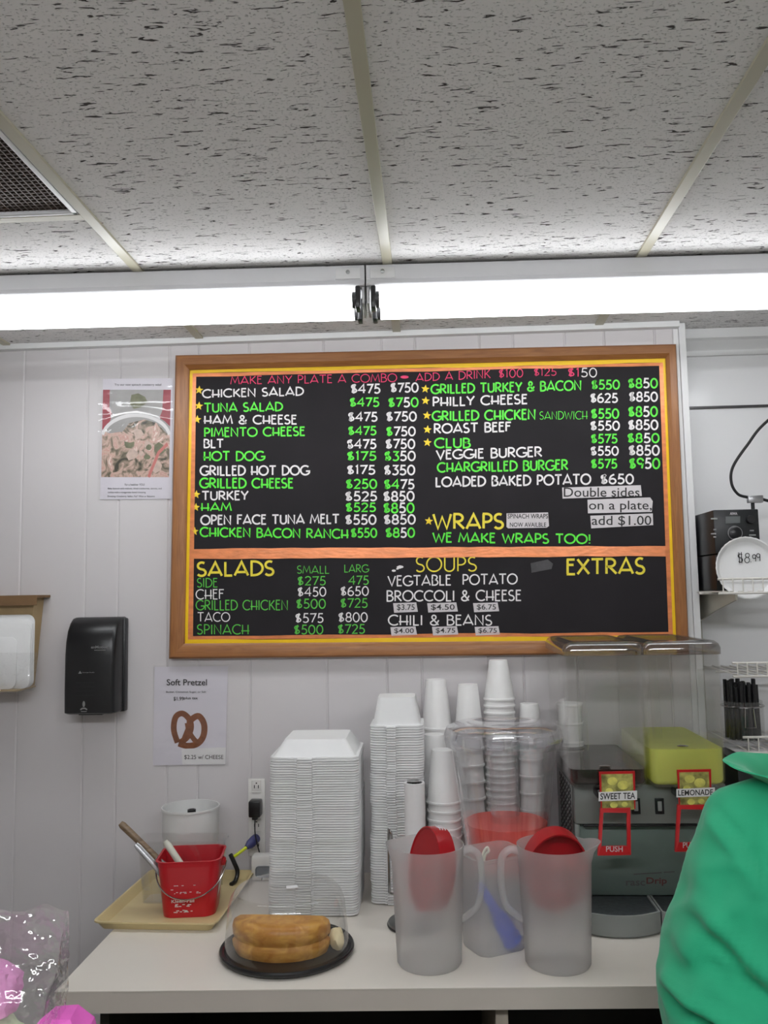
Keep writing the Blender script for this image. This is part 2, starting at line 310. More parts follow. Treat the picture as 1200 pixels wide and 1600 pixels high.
def stroke_text(segs, x0, x1, tl, bl, tr, br, width, y, mats):
    """segs: list of (text, material index); box given by measured corners; returns an MB on the plane y"""
    chars = [(c, mi) for t, mi in segs for c in t]; gap = .14
    tot = sum(G[c][0] for c, _ in chars)+gap*(len(chars)-1); mb = MB(); u = 0; H = ((bl-tl)+(br-tr))/2
    fn = lambda px, py: PY(px, py, y)
    for c, mi in chars:
        for st in G[c][1]:
            jit = random.uniform(-.012, .012)
            pts = []
            for gx, gy in st:
                t = (u+gx)/tot; px = x0+(x1-x0)*t; top = tl+(tr-tl)*t; bot = bl+(br-bl)*t; pts.append((px, bot+(top-bot)*(gy+jit)))
            if len(pts) > 1: mb.ribbon(pts, width*H/2, fn, mi)
        u += G[c][0]+gap
    return mb
def font_geo(text, bold=0., align='LEFT'):
    c = bpy.data.curves.new('lettering', 'FONT'); c.body = text; c.offset = bold; c.resolution_u = 3; c.align_x = align
    o = bpy.data.objects.new('lettering', c); COL.objects.link(o); dg = bpy.context.evaluated_depsgraph_get(); dg.update()
    me = o.evaluated_get(dg).to_mesh(); vs = [v.co.copy() for v in me.vertices]; fs = [list(p.vertices) for p in me.polygons]
    o.evaluated_get(dg).to_mesh_clear(); bpy.data.objects.remove(o); bpy.data.curves.remove(c)
    return vs, fs
def font_box(mb, text, fn, mi=0, bold=0.):            # fn(u, v) places the unit box of the text
    vs, fs = font_geo(text, bold)
    if not vs: return mb
    x0, x1 = min(v.x for v in vs), max(v.x for v in vs); y0, y1 = min(v.y for v in vs), max(v.y for v in vs)
    return mb.add([fn((v.x-x0)/(x1-x0), (v.y-y0)/(y1-y0)) for v in vs], fs, mi)
def pxbox(x0, x1, yt, yb, y, slope=0.): return lambda u, v: PY(x0+(x1-x0)*u, yb+(yt-yb)*v+slope*(x1-x0)*u, y)
def pquad(mb, c, y, mi=0): return mb.quad(*[PY(a, b, y) for a, b in c], mi)
def slab(mb, c, y0, y1, mi=0):                        # thin slab between two wall-parallel planes, outline in measured corners
    a = [PY(p, q, y1) for p, q in c]; b = [Vector((v.x, y0, v.z)) for v in a]
    return mb.loft([b, a], True, True, mi=mi)

# ------------------------------------------------------------------ the room
CZ = 2.442
grooves = [-2.484, -2.28, -2.18, -2.02, -1.926, -1.768, -1.537, -1.358, -1.262, -1.058, -.956, -.80, -.707, -.549, -.318, -.139, -.036, .161, .263, .419, .537, .688]
mb = MB(); xs = [(-2.6, 0)]
for g in grooves: xs += [(g-.0045, 0), (g-.001, .003), (g+.0015, .003), (g+.0035, 0)]
xs.append((.757, 0))
mb.loft([[Vector((x, y, z)) for x, y in xs] for z in (0, CZ)], False, False, closed=False)
mb.quad((.757, 0, 0), (.757, 0, CZ), (.757, .14, CZ), (.757, .14, 0)); struct(mb, 'wall_back', 'wall_panel')
mb = MB(); zs = PY(1140, 636, .12).z; mb.box(.775, 2.3, .12, .16, 0, zs-.003); mb.box(.775, 2.3, .117, .16, zs+.003, CZ); struct(mb, 'wall_recess', 'glossy_panel')
mb = MB(); mb.box(-2.64, -2.6, -4.9, .16, 0, CZ); struct(mb, 'wall_left', 'wall_plain')
mb = MB(); mb.box(2.3, 2.34, -4.9, .16, 0, CZ); struct(mb, 'wall_right', 'wall_plain')
mb = MB(); mb.box(-2.64, 2.34, -4.94, -4.9, 0, CZ); struct(mb, 'wall_rear', 'wall_plain')
mb = MB(); mb.box(-2.64, 2.34, -4.94, .16, -.04, 0); struct(mb, 'floor', 'floor_tile')
# ceiling of lay-in tiles with the grille's opening left out
TX0, TW = -.700, .6096; GY0, GY1 = -1.48, -.885
mb = MB()
gx0, gx1 = TX0-TW, TX0
for x0, x1, y0, y1 in ((-2.64, gx0, -4.94, .16), (gx1, 2.34, -4.94, .16), (gx0, gx1, -4.94, GY0), (gx0, gx1, GY1, .16)):
    mb.box(x0, x1, y0, y1, CZ, CZ+.02)
struct(mb, 'ceiling', 'ceiling_tile')
n = 0
for k in range(-3, 5):
    x = TX0+TW*k; n += 1; mb = MB(); mb.box(x-.012, x+.012, -4.89, -.004, CZ-.006, CZ+.001, .001); struct(mb, f'trim_{n}', 'tbar')
for k in range(-3, 4):
    ys = [-1.48, -.885, -.3] if k == -1 else [-3.95, -2.73, -1.51+.0, -.44] if k not in (0, 1) else [-2.9, -1.95, -.44]
    for y in ys:
        if y < -1.2 and k in (0, 1) and y > -1.9: continue
        n += 1; mb = MB(); mb.box(TX0+TW*k+.012, TX0+TW*(k+1)-.012, y-.012, y+.012, CZ-.0055, CZ+.001, .001); struct(mb, f'trim_{n}', 'tbar')
n += 1; mb = MB(); mb.box(-2.6, .757, -.026, -.001, CZ-.018, CZ-.0005, .001); struct(mb, f'trim_{n}', 'white_trim')
n += 1; mb = MB(); mb.box(.757, .777, -.012, .125, 0, CZ-.003, .002); mb.box(.741, .7565, -.007, -.0005, 0, CZ-.02, .001); struct(mb, f'trim_{n}', 'white_trim')
n += 1; mb = MB()                                        # cove moulding over the recess
prof = [(.118, CZ-.075), (.105, CZ-.075), (.102, CZ-.06), (.075, CZ-.035), (.062, CZ-.03), (.06, CZ-.001), (.118, CZ-.001)]
mb.loft([[Vector((x, y, z)) for y, z in prof] for x in (.778, 2.29)]); struct(mb, f'trim_{n}', 'white_trim')
n += 1; mb = MB(); mb.box(.778, 2.29, .112, .121, zs-.004, zs+.0035, .001); struct(mb, f'trim_{n}', 'tape_dark')
# egg-crate return air grille
t = thing('air_grille', 'dark egg-crate air return grille set in the ceiling above the left side', 'vent', (gx0+TW/2, (GY0+GY1)/2, CZ))
a, b, c_, d_ = gx0+.014, gx1-.014, GY0+.014, GY1-.014
mb = MB()
for x0, x1, y0, y1 in ((a, b, c_, c_+.018), (a, b, d_-.012, d_), (a, a+.018, c_, d_), (b-.012, b, c_, d_)): mb.box(x0, x1, y0, y1, CZ-.006, CZ+.012, .002)
mb.build('frame', 'white_metal', t, W=True)
mb = MB(); s = .0125
k = int((b-a)/s)
for i in range(k):
    x = a+.006+i*s; mb.box(x-.0013, x+.0013, c_, d_, CZ+.001, CZ+.010)
for i in range(int((d_-c_)/s)):
    y = c_+.006+i*s; mb.box(a, b, y-.0013, y+.0013, CZ+.0015, CZ+.0095)
mb.build('lattice', 'grille_dark', t, smooth=False, W=True)
mb = MB(); mb.box(a-.01, b+.01, c_-.01, d_+.01, CZ+.12, CZ+.13); mb.box(a-.012, a-.004, c_-.01, d_+.01, CZ+.021, CZ+.12); mb.box(b+.004, b+.012, c_-.01, d_+.01, CZ+.021, CZ+.12); mb.box(a, b, c_-.012, c_-.004, CZ+.021, CZ+.12); mb.box(a, b, d_+.004, d_+.012, CZ+.021, CZ+.12)
mb.build('duct', 'duct_dark', t, smooth=False, W=True)

# ------------------------------------------------------------------ fluorescent strip lights
def strip_light(name, label, loc, rz, glow, sockets=True):
    t = thing(name, label, 'light', loc, rz, None); Lh = .61
    prof = [(-.056, 0), (-.056, -.036), (-.066, -.050), (-.064, -.053), (.064, -.053), (.066, -.050), (.056, -.036), (.056, 0)]
    mb = MB(); mb.loft([[Vector((x, y, z)) for y, z in prof] for x in (-Lh, Lh)]); mb.build('housing', 'white_metal', t, smooth=False)
    for s in (-1, 1):
        mb = MB(); M = Matrix.Rotation(PI/2, 4, 'Y'); y = s*.0455
        P = [Vector((-Lh+.03, y, -.083)), Vector((Lh-.03, y, -.083))]
        mb.tube(P, .0195, 24); tb = mb.build('tube', glow, t)
        for e in (-1, 1):
            mb = MB(); mb.tube([(e*(Lh-.031), y, -.083), (e*(Lh-.018), y, -.083)], .020, 20); mb.build('end_cap', 'tube_cap', tb)
            mb = MB(); mb.box(e*(Lh-.017)-.006, e*(Lh-.017)+.006, y-.020, y+.020, -.108, -.0535, .003); mb.build('socket', 'black_plastic', t)
    for e in (-1, 1):
        mb = MB(); mb.box(e*(Lh-.004)-.003, e*(Lh-.004)+.003, -.055, .055, -.095, -.0535, .001); mb.build('end_plate', 'white_metal', t)
        mb = MB(); mb.box(e*(Lh-.04)-.03, e*(Lh-.04)+.03, -.0585, -.0562, -.034, -.006, .0008); pl = mb.build('cover_plate', 'white_trim', t)
        mb = MB(); M = Matrix.Translation((e*(Lh-.04), -.0595, -.017)) @ Matrix.Rotation(PI/2, 4, 'X'); mb.lathe([(.005, -.001), (.005, .001), (.002, .002)], 12, M=M); mb.build('screw', 'steel', pl)
    return t
RZ = .026
jx, jy = -.146, -.512
for s, lab in ((-1, 'white fluorescent strip light with two glowing tubes above the left half of the menu board'), (1, 'white fluorescent strip light with two glowing tubes running off to the right over the shelves')):
    strip_light('fluorescent_light', lab, (jx+s*.612*math.cos(RZ), jy+s*.612*math.sin(RZ), CZ-.0065), RZ, 'tube_glow')
for xx in (-.55, .70):  # unseen fixtures added to brighten front faces and ceiling
    strip_light('fluorescent_light', 'unseen fluorescent strip light added behind the viewer as fill, %s' % ('left of the pair' if xx < 0 else 'right of the pair'), (xx, -2.72, CZ-.0065), 0, 'tube_fill_rear')

# ------------------------------------------------------------------ menu board
BY = -.016
OUT = [(273.5, 554.5), (1057.3, 536.8), (1078, 1021), (263, 1029.5)]
INN = [(296, 578), (1040, 559.5), (1057, 1000), (288.5, 1005.5)]
YEL = [(301, 583.5), (1036, 566.5), (1051.5, 993), (293.5, 999.5)]
COP = [(306.5, 588.5), (1030, 571.5), (1044.5, 987.5), (301.5, 994)]
ctr = PY(670, 780, 0)
board = thing('menu_board', 'black menu board with hand-lettered prices in a wide oak frame on the back wall', 'menu board', (ctr.x, 0, ctr.z))
O3 = [PY(*p, -.03) for p in OUT]; I3 = [PY(*p, BY-.004) for p in INN]; I2 = [PY(*p, -.03) for p in [(a[0]*.35+b[0]*.65, a[1]*.35+b[1]*.65) for a, b in zip(OUT, INN)]]
for i in range(4):
    j = (i+1) % 4; P = []
    for q in (i, j):
        o, i_, m_ = O3[q], I3[q], I2[q]
        o2 = o*.8+m_*.2
        P.append([Vector((o.x, -.0005, o.z)), Vector((o.x, -.024, o.z)), Vector((o2.x, -.0305, o2.z)), Vector((m_.x, -.0305, m_.z)), Vector((i_.x, BY-.005, i_.z)), Vector((i_.x, -.0005, i_.z))])
    ob = MB().loft(P).build('frame_rail', 'oak_frame' if i % 2 == 0 else 'oak_frame_upright', board, W=True)
mb = MB(); slab(mb, INN, -.001, BY); mb.build('panel', 'chalkboard', board, smooth=False, W=True)
def border(outer, inner, nm, mt, y):
    for i in range(4):
        j = (i+1) % 4; m_ = MB(); q = [outer[i], outer[j], inner[j], inner[i]]; K = 14; la = []; lb = []
        for k in range(K+1):
            f = k/K; w1 = random.uniform(-.9, .9) if 0 < k < K else 0
            pa = (outer[i][0]+(outer[j][0]-outer[i][0])*f, outer[i][1]+(outer[j][1]-outer[i][1])*f); pb = (inner[i][0]+(inner[j][0]-inner[i][0])*f, inner[i][1]+(inner[j][1]-inner[i][1])*f+w1)
            dy = random.uniform(0, .0012); la.append(PY(*pa, y)); lb.append(PY(*pb, y-dy))
        m_.loft([la, lb], False, False, closed=False); m_.build(nm, mt, board, W=True)
border(INN, YEL, 'yellow_border', 'border_yellow', BY-.0008); border(YEL, COP, 'foil_border', 'border_copper', BY-.0010)
m_ = MB(); la = []; lb = []
for k in range(25):
    f = k/24; la.append(PY(300.5+(1041.5-300.5)*f, 857.5-4.7*f+random.uniform(-.7, .7), BY-.0012)); lb.append(PY(300+(1042-300)*f, 873.5-4.7*f+random.uniform(-.7, .7), BY-.0012-random.uniform(0, .0015)))
m_.loft([la, lb], False, False, closed=False); m_.build('foil_divider', 'border_copper', board, W=True)
PM = ['paint_white', 'paint_green', 'paint_yellow', 'paint_pink', 'paint_green_soft']; CN = ['white', 'green', 'yellow', 'pink', 'green']
def Z(z, x, y): s, ox, oy = z; return ox+x/s, oy+y/s
Z1 = (2.857, 260, 530); Z2 = (2.727, 640, 530); Z3 = (2.857, 260, 830); Z4 = (2.4, 580, 830)
TYZ = BY-.0009
def menu(z, txt, x0, x1, tl, bl, tr=None, br=None, w=.185, nm='menu_line', c=0):
    segs = txt if isinstance(txt, list) else [(txt, c)]
    tr = tl if tr is None else tr; br = bl if br is None else br
    X0, A0 = Z(z, x0, tl); X1, A1 = Z(z, x1, tr); _, B0 = Z(z, x0, bl); _, B1 = Z(z, x1, br)
    pad = w*(B0-A0)/2
    o = stroke_text(segs, X0+pad, X1-pad, A0+pad, B0-pad, A1+pad, B1-pad, w, TYZ, PM).build(nm, PM, board, smooth=False, W=True)
    o['label'] = f"{CN[segs[0][1]]} hand lettering {''.join(s for s, _ in segs)}"
w_, g_, y_, p_, s_ = 0, 1, 2, 3, 4
menu(Z1, 'MAKE ANY PLATE A COMBO', 285, 1030, 165, 203, 152, 192, .11, c=p_)
for a in [('CHICKEN SALAD', 158, 615, 222, 265, 210, 253, w_), ('TUNA SALAD', 165, 522, 283, 330, 278, 323, g_), ('HAM & CHEESE', 165, 585, 338, 381, 336, 382, w_), ('PIMENTO CHEESE', 165, 622, 393, 440, 388, 434, g_), ('BLT', 163, 258, 444, 488, 444, 488, w_), ('HOT DOG', 163, 440, 498, 546, 497, 545, g_), ('GRILLED HOT DOG', 147, 640, 562, 612, 561, 610, w_), ('GRILLED CHEESE', 145, 570, 616, 668, 618, 668, g_), ('TURKEY', 155, 368, 676, 722, 674, 720, w_), ('HAM', 152, 293, 728, 770, 727, 769, g_), ('OPEN FACE TUNA MELT', 150, 775, 783, 832, 778, 826, w_), ('CHICKEN BACON RANCH', 147, 815, 836, 885, 845, 893, g_)]:
    menu(Z1, *a[:7], c=a[7])
for a, b in [((820, 958, 197, 245, 'w475'), (997, 1128, 192, 240, 'w750')), ((815, 953, 258, 304, 'g475'), (987, 1128, 258, 306, 'g7wg50')), ((808, 945, 323, 370, 'w475'), (978, 1120, 321, 369, 'w750')), ((808, 940, 386, 431, 'g475'), (978, 1115, 388, 435, 'gW750')), ((803, 940, 444, 492, 'w475'), (975, 1113, 443, 492, 'w750')), ((803, 940, 498, 544, 'g175'), (970, 1115, 497, 546, 'g3ww50')), ((803, 935, 560, 606, 'w175'), (968, 1113, 559, 609, 'w350')), ((798, 943, 622, 670, 'g250'), (968, 1110, 623, 672, 'g4ww75')), ((795, 943, 677, 725, 'w525'), (965, 1110, 676, 726, 'w850')), ((797, 938, 728, 773, 'g525'), (965, 1110, 728, 779, 'g8wg50')), ((795, 940, 781, 830, 'w550'), (967, 1115, 780, 829, 'w850')), ((820, 943, 841, 888, 'g550'), (975, 1112, 839, 888, 'g8wg50'))]:
    for q in (a, b):
        k = q[4]; col = {'w': w_, 'g': g_}
        if len(k) == 4: sg = [('$'+k[1:], col[k[0]])]
        elif k[1] == 'W': sg = [('$', g_), (k[2:], w_)]
        else: sg = [('$'+k[1], g_), (k[4], col[k[2]]), (k[5], col[k[3]])]
        if len(k) == 5 and k[1] != 'W': pass
        menu(Z1, sg, q[0], q[1], q[2], q[3], nm='price')
menu(Z2, 'ADD A DRINK', 25, 345, 146, 181, 128, 167, .11, c=p_); menu(Z2, '$100', 378, 485, 127, 166, 125, 163, .11, 'price', p_); menu(Z2, '$125', 528, 627, 123, 158, 121, 156, .11, 'price', p_)
menu(Z2, [('$1', p_), ('50', w_)], 672, 800, 121, 160, 121, 164, .13, 'price')
for a in [('GRILLED TURKEY & BACON', 88, 735, 190, 236, 172, 220, g_), ('PHILLY CHEESE', 95, 505, 244, 290, 232, 278, w_), ('GRILLED CHICKEN', 93, 540, 304, 351, 295, 345, g_), ('ROAST BEEF', 100, 435, 358, 405, 350, 396, w_), ('CLUB', 103, 262, 418, 467, 418, 466, g_), ('VEGGIE BURGER', 110, 567, 470, 515, 455, 503, w_), ('CHARGRILLED BURGER', 115, 678, 523, 570, 510, 560, g_), ('LOADED BAKED POTATO', 107, 775, 585, 632, 571, 622, w_), ('WE MAKE WRAPS TOO!', 95, 775, 820, 868, 828, 875, g_)]:
    menu(Z2, *a[:7], c=a[7])
menu(Z2, 'SANDWICH', 553, 758, 308, 343, 305, 342, .08, c=g_); menu(Z2, '$650', 810, 958, 572, 620, nm='price'); menu(Z2, 'WRAPS', 95, 405, 740, 815, 738, 812, .17, c=y_)
for i, (x0, x1, a, b, tx, X0, X1, A, B, t2) in enumerate([(772, 898, 171, 216, 'g550', 928, 1060, 164, 211, 'g8'), (767, 890, 228, 273, 'w625', 932, 1060, 222, 268, 'w850'), (770, 895, 294, 341, 'g550', 928, 1060, 284, 333, 'g8'), (767, 898, 346, 391, 'w550', 928, 1062, 341, 389, 'w850'), (770, 888, 402, 446, 'g575', 925, 1067, 398, 444, 'g8'), (768, 893, 454, 498, 'w550', 930, 1068, 449, 498, 'w850'), (770, 887, 508, 553, 'g575', 932, 1070, 504, 555, 'g9')]):
    menu(Z2, '$'+tx[1:], x0, x1, a, b, nm='price', c={'w': w_, 'g': g_}[tx[0]])
    menu(Z2, '$'+t2[1:] if t2[0] == 'w' else [('$'+t2[1], g_), ('5', w_), ('0', g_)], X0, X1, A, B, nm='price', c=w_)
menu(Z3, 'SALADS', 132, 485, 134, 206, 128, 202, .17, c=y_)
for a in [('SMALL', 582, 728, 153, 190, s_), ('LARG', 792, 903, 148, 185, s_), ('SIDE', 135, 230, 208, 252, s_), ('CHEF', 130, 258, 258, 305, w_), ('GRILLED CHICKEN', 130, 545, 306, 354, s_), ('TACO', 137, 285, 361, 405, w_), ('SPINACH', 135, 370, 415, 462, s_)]:
    menu(Z3, *a[:5], w=.11, c=a[5])
for a in [('$275', 583, 713, 200, 243, s_), ('475', 812, 905, 197, 240, s_), ('$450', 583, 715, 248, 293, w_), ('$650', 775, 905, 245, 290, w_), ('$500', 577, 713, 301, 347, s_), ('$725', 775, 900, 298, 343, s_), ('$575', 573, 703, 365, 410, w_), ('$800', 765, 900, 361, 407, w_), ('$500', 567, 702, 417, 462, s_), ('$725', 763, 888, 414, 459, s_)]:
    menu(Z3, *a[:5], w=.13, nm='price', c=a[5])
menu(Z4, 'SOUPS', 165, 398, 94, 155, 94, 152, .10, c=y_)
menu(Z4, 'VEGTABLE  POTATO', 60, 550, 166, 208, 157, 200, .14); menu(Z4, 'BROCCOLI & CHEESE', 55, 565, 221, 265, 219, 263, .14); menu(Z4, 'CHILI & BEANS', 62, 455, 312, 355, 312, 355, .14)
menu(Z4, 'EXTRAS', 728, 1030, 101, 166, 96, 164, .16, c=y_)
def star(cx, cy, r, y):
    mb = MB(); P = [PY(cx, cy, y-.0012)]+[PY(cx+(r if i % 2 == 0 else r*.45)*math.sin(PI*i/5+.1), cy-(r if i % 2 == 0 else r*.45)*math.cos(PI*i/5+.1), y) for i in range(10)]
    mb.add(P, [(0, i+1, (i+1) % 10+1) for i in range(10)]); mb.build('star', 'paint_stars', board, smooth=False, W=True)
for z, L_ in ((Z1, [(146, 227), (145, 298), (137, 358), (133, 693), (131, 750), (125, 857)]), (Z2, [(67, 212), (68, 262), (74, 325), (76, 385), (76, 440), (82, 775)])):
    for x, y in L_: star(*Z(z, x, y), 6.8, TYZ)
mb = MB(); cx, cy = Z(Z1, 1063, 169); P = [PY(cx+6.5*math.cos(a*PI/8), cy+2.4*math.sin(a*PI/8), TYZ) for a in range(16)]; mb.add(P, [tuple(range(16))]); mb.build('dash_mark', 'paint_pink', board, smooth=False, W=True)
mb = MB(); random.seed(9)
for k in range(12):
    a = random.uniform(0, 2*PI); r0 = random.uniform(0, 10); cx, cy = Z(Z4, 107, 136); q = (cx+r0*math.cos(a)*1.0, cy-r0*math.cos(a)*.55+r0*.25*math.sin(a)); s = random.uniform(1.2, 3)
    mb.add([PY(q[0]+s*1.5*math.cos(b*PI/4+.3), q[1]+s*.8*math.sin(b*PI/4+.3), TYZ-k*2e-5) for b in range(8)], [tuple(range(8))])
mb.build('paint_splash', 'paint_white', board, smooth=False, W=True)
mb = MB(); slab(mb, [Z(Z4, *p) for p in ((598, 120), (662, 106), (682, 122), (676, 142), (602, 156))], BY-.0002, BY-.0012); mb.build('tape_patch', 'tape_dark', board, smooth=False, W=True)
def sticker(z, quad, lines, bold=.0, mt='sticker'):
    q = [Z(z, *p) for p in quad]; mb = MB(); slab(mb, q, TYZ-.0002, TYZ-.0011); o = mb.build('price_sticker', mt, board, smooth=False, W=True); o['label'] = 'white paper strip reading '+' '.join(l[0] for l in lines)
    mb = MB()
    for t_, x0, x1, yt, yb in lines:
        X0, Y0 = Z(z, x0, yt); X1, Y1 = Z(z, x1, yb); font_box(mb, t_, pxbox(X0, X1, Y0, Y1, TYZ-.0014), bold=bold)
    l = mb.build('lettering', 'ink', None, smooth=False); l.parent = o; l.location = -board.location
sticker(Z2, [(650, 632), (985, 622), (990, 668), (652, 679)], [('Double sides', 657, 980, 632, 672)], .004)
sticker(Z2, [(758, 684), (1025, 674), (1036, 690), (1032, 736), (760, 742)], [('on a plate,', 764, 1032, 688, 738)], .004)
sticker(Z2, [(770, 752), (1036, 742), (1038, 792), (774, 806)], [('add $1.00', 776, 1030, 752, 798)], .004)
sticker(Z2, [(413, 742), (590, 738), (594, 796), (584, 803), (420, 806), (413, 800)], [('SPINACH WRAPS', 418, 590, 744, 764), ('NOW AVAILBLE', 427, 582, 781, 800)], .012)
for q, tx in [((82, 175, 268, 306), '$3.75'), ((210, 325, 268, 305), '$4.50'), ((382, 480, 268, 304), '$6.75'), ((72, 172, 358, 392), '$4.00'), ((228, 327, 357, 391), '$4.75'), ((388, 483, 357, 391), '$6.75')]:
    x0, x1, a, b = q; sticker(Z4, [(x0, a+2), (x1-6, a-1), (x1, b-4), (x0+4, b)], [(tx, x0+14, x1-12, a+6, b-7)], .008)

# ------------------------------------------------------------------ wall papers
def poster_root(name, label, q): c = PY(sum(p[0] for p in q)/4, sum(p[1] for p in q)/4, 0); return thing(name, label, 'poster', (c.x, 0, c.z))
q = [(161, 592), (270, 591), (269, 779.5), (156, 780.5)]
t = poster_root('salad_poster', 'white sheet with salad photo in crinkled clear sleeve left of the menu board', q)
mb = MB(); slab(mb, q, -.0008, -.002); mb.build('paper_sheet', 'paper_lilac', t, smooth=False, W=True)
mb = MB(); pq = [(161, 609), (267, 609), (264, 745.5), (158, 745.5)]
def ph(u, v): return PY(161+(267-161)*u-3*v, 609+136.5*v, -.0026)
def phy(pts, y): return [Vector((p.x, y, p.z)) for p in (ph(*a) for a in pts)]
mb.add(phy([(0, 0), (1, 0), (1, .5), (0, .5)], -.0023), [(0, 1, 2, 3)], 1); mb.add(phy([(0, .5), (1, .5), (1, 1), (0, 1)], -.0023), [(0, 1, 2, 3)], 0)
mb.add(phy([(0, .46), (.1, .50), (.3, .48), (.4, .38), (.62, .34), (.8, .38), (.95, .5), (1, .5), (1, .62), (0, .62)], -.0025), [tuple(range(10))], 0)
mb.add(phy([(0, 0), (.1, 0), (.1, .2), (.14, .28), (.1, .4), (0, .46)], -.0027), [tuple(range(6))], 2); mb.add(phy([(.89, 0), (1, 0), (1, .42), (.92, .36), (.84, .32), (.88, .24)], -.0027), [tuple(range(6))], 2)
mb.add(phy([(.42, .06), (.52, .04), (.62, .08), (.66, .14), (.56, .2), (.46, .22), (.4, .16)], -.0027), [tuple(range(7))], 3)
mb.ribbon(A_(.5, .56, .5, .27, 190, 350, 20), .022, lambda u, v: phy([(u, v)], -.0029)[0], 4)
mb.ribbon([(.12, .3), (.3, .27), (.5, .25), (.7, .28), (.85, .33)], .012, lambda u, v: phy([(u, v)], -.0029)[0], 4)
random.seed(3)
for k in range(16):
    u, v = random.uniform(.3, .85), random.uniform(.5, .92); s = random.uniform(.05, .12); n_ = 7; ph0 = random.uniform(0, 6)
    mb.add(phy([(u+s*random.uniform(.6, 1)*math.cos(ph0+2*PI*i/n_), v+s*.75*random.uniform(.6, 1)*math.sin(ph0+2*PI*i/n_)) for i in range(n_)], -.0027-k*2e-5), [tuple(range(n_))], random.choice((0, 0, 5, 5, 3)))
mb.ribbon([(.7, 1), (.84, .72), (.97, .62)], .02, lambda u, v: phy([(u, v)], -.0031)[0], 6)
MT['poster_leaf'] = mat('poster_leaf', (200, 178, 166), .4, var=.14, vscale=60); mat('poster_strand', (196, 118, 112), .4)
mb.build('salad_photo', ['salad_print', 'poster_gray', 'poster_red', 'leaf_green', 'paper', 'poster_leaf', 'poster_strand'], t, smooth=False, W=True)
mb = MB()
for tx, x0, x1, a, b in [('Try our new spinach cranberry salad', 179, 252, 599.5, 603.5), ('For a healthier YOU!', 195, 226, 755.5, 758.8), ('Baby Spinach with walnuts, dried cranberries, carrots, and', 168.5, 252.5, 762, 765.2), ('turkey with a vinegarette based dressing.', 168.5, 228, 768, 771.2), ('Dressing: Cranberry, Italian, Fat* Wine or Balsamic', 168, 242, 774, 777.5)]:
    font_box(mb, tx, pxbox(x0, x1, a, b, -.0025), bold=.008)
mb.build('lettering', 'ink', t, smooth=False, W=True)
mb = MB(); K = 26; J = 34; loops = []
for j in range(J+1):
    row = []
    for i in range(K+1):
        u, v = i/K, j/J; p = PY(154+(271-154)*u, 588+(783-588)*v, 0)
        bul = math.sin(PI*u)*math.sin(PI*v); rid = .006*math.exp(-((v-.30-.10*abs(u-.5)**1.5*2)/.02)**2)+.004*math.exp(-((v-.21)/.012)**2)+.004*math.exp(-((v-.25-.08*u)/.015)**2)
        row.append(Vector((p.x, -.0045-.003*bul-rid-.0012*noise.noise((u*7, v*9, 3)), p.z)))
    loops.append(row)
mb.loft(loops, False, False, closed=False); mb.build('clear_sleeve', 'sleeve_film', t, W=True, ang=80)

q = [(241.5, 1042), (356, 1041), (352.5, 1194.5), (239, 1196)]
t = poster_root('pretzel_poster', 'white soft pretzel sign taped to the wall under the board corner', q)
mb = MB(); slab(mb, q, -.0008, -.0022); mb.build('paper_sheet', 'paper_lilac', t, smooth=False, W=True)
Zp = (3.333, 0, 900); mb = MB()
for tx, x0, x1, a, b, bo in [('Soft Pretzel', 868, 1078, 537, 570, .014), ('Butter, Cinnamon Sugar, or Salt', 865, 1073, 599, 611, .012), ('$1.99', 904, 957, 629, 652, .01), ('plus tax', 958, 1030, 629, 646, .016), ('$2.25 w/ CHEESE', 960, 1163, 932, 957, .004)]:
    X0, Y0 = Z(Zp, x0, a); X1, Y1 = Z(Zp, x1, b); font_box(mb, tx, pxbox(X0, X1, Y0, Y1, -.0032), bold=bo)
mb.build('lettering', 'ink', t, smooth=False, W=True)
mb = MB(); pz = lambda x, y: PY(*Z(Zp, x, y), -.0027)
mb.ribbon([tuple(v)[:2] for v in spline([(925, 868, 0), (905, 800, 0), (915, 735, 0), (950, 716, 0), (985, 745, 0), (995, 790, 0), (975, 840, 0), (935, 868, 0)], 6)], 15, pz)
mb.ribbon([tuple(v)[:2] for v in spline([(985, 770, 0), (1000, 745, 0), (1035, 730, 0), (1062, 770, 0), (1060, 830, 0), (1030, 872, 0), (980, 885, 0), (930, 872, 0)], 6)], 16, lambda x, y: PY(*Z(Zp, x, y), -.0028))
mb.ribbon([tuple(v)[:2] for v in spline([(975, 765, 0), (985, 810, 0), (1010, 850, 0), (1030, 866, 0)], 6)], 13, lambda x, y: PY(*Z(Zp, x, y), -.0029))
mb.ribbon([tuple(v)[:2] for v in spline([(985, 780, 0), (965, 830, 0), (950, 866, 0)], 6)], 12, lambda x, y: PY(*Z(Zp, x, y), -.0030)); mb.build('pretzel_picture', 'pretzel_brown', t, smooth=False, W=True)
mb = MB(); slab(mb, [Z(Zp, *p) for p in ((945, 900), (1176, 893), (1174, 980), (950, 982))], -.0023, -.0029); mb.build('price_strip', 'paper', t, smooth=False, W=True)
mb = MB(); loops = []
for j in range(13):
    loops.append([Vector((p.x, -.0042-.0015*noise.noise((i*.5, j*.5, 1)), p.z)) for i in range(13) for p in (PY(240+(358-240)*i/12, 1039+(1197-1039)*j/12, 0),)])
mb.loft(loops, False, False, closed=False); mb.build('clear_sleeve', 'sleeve_film', t, W=True, ang=80)

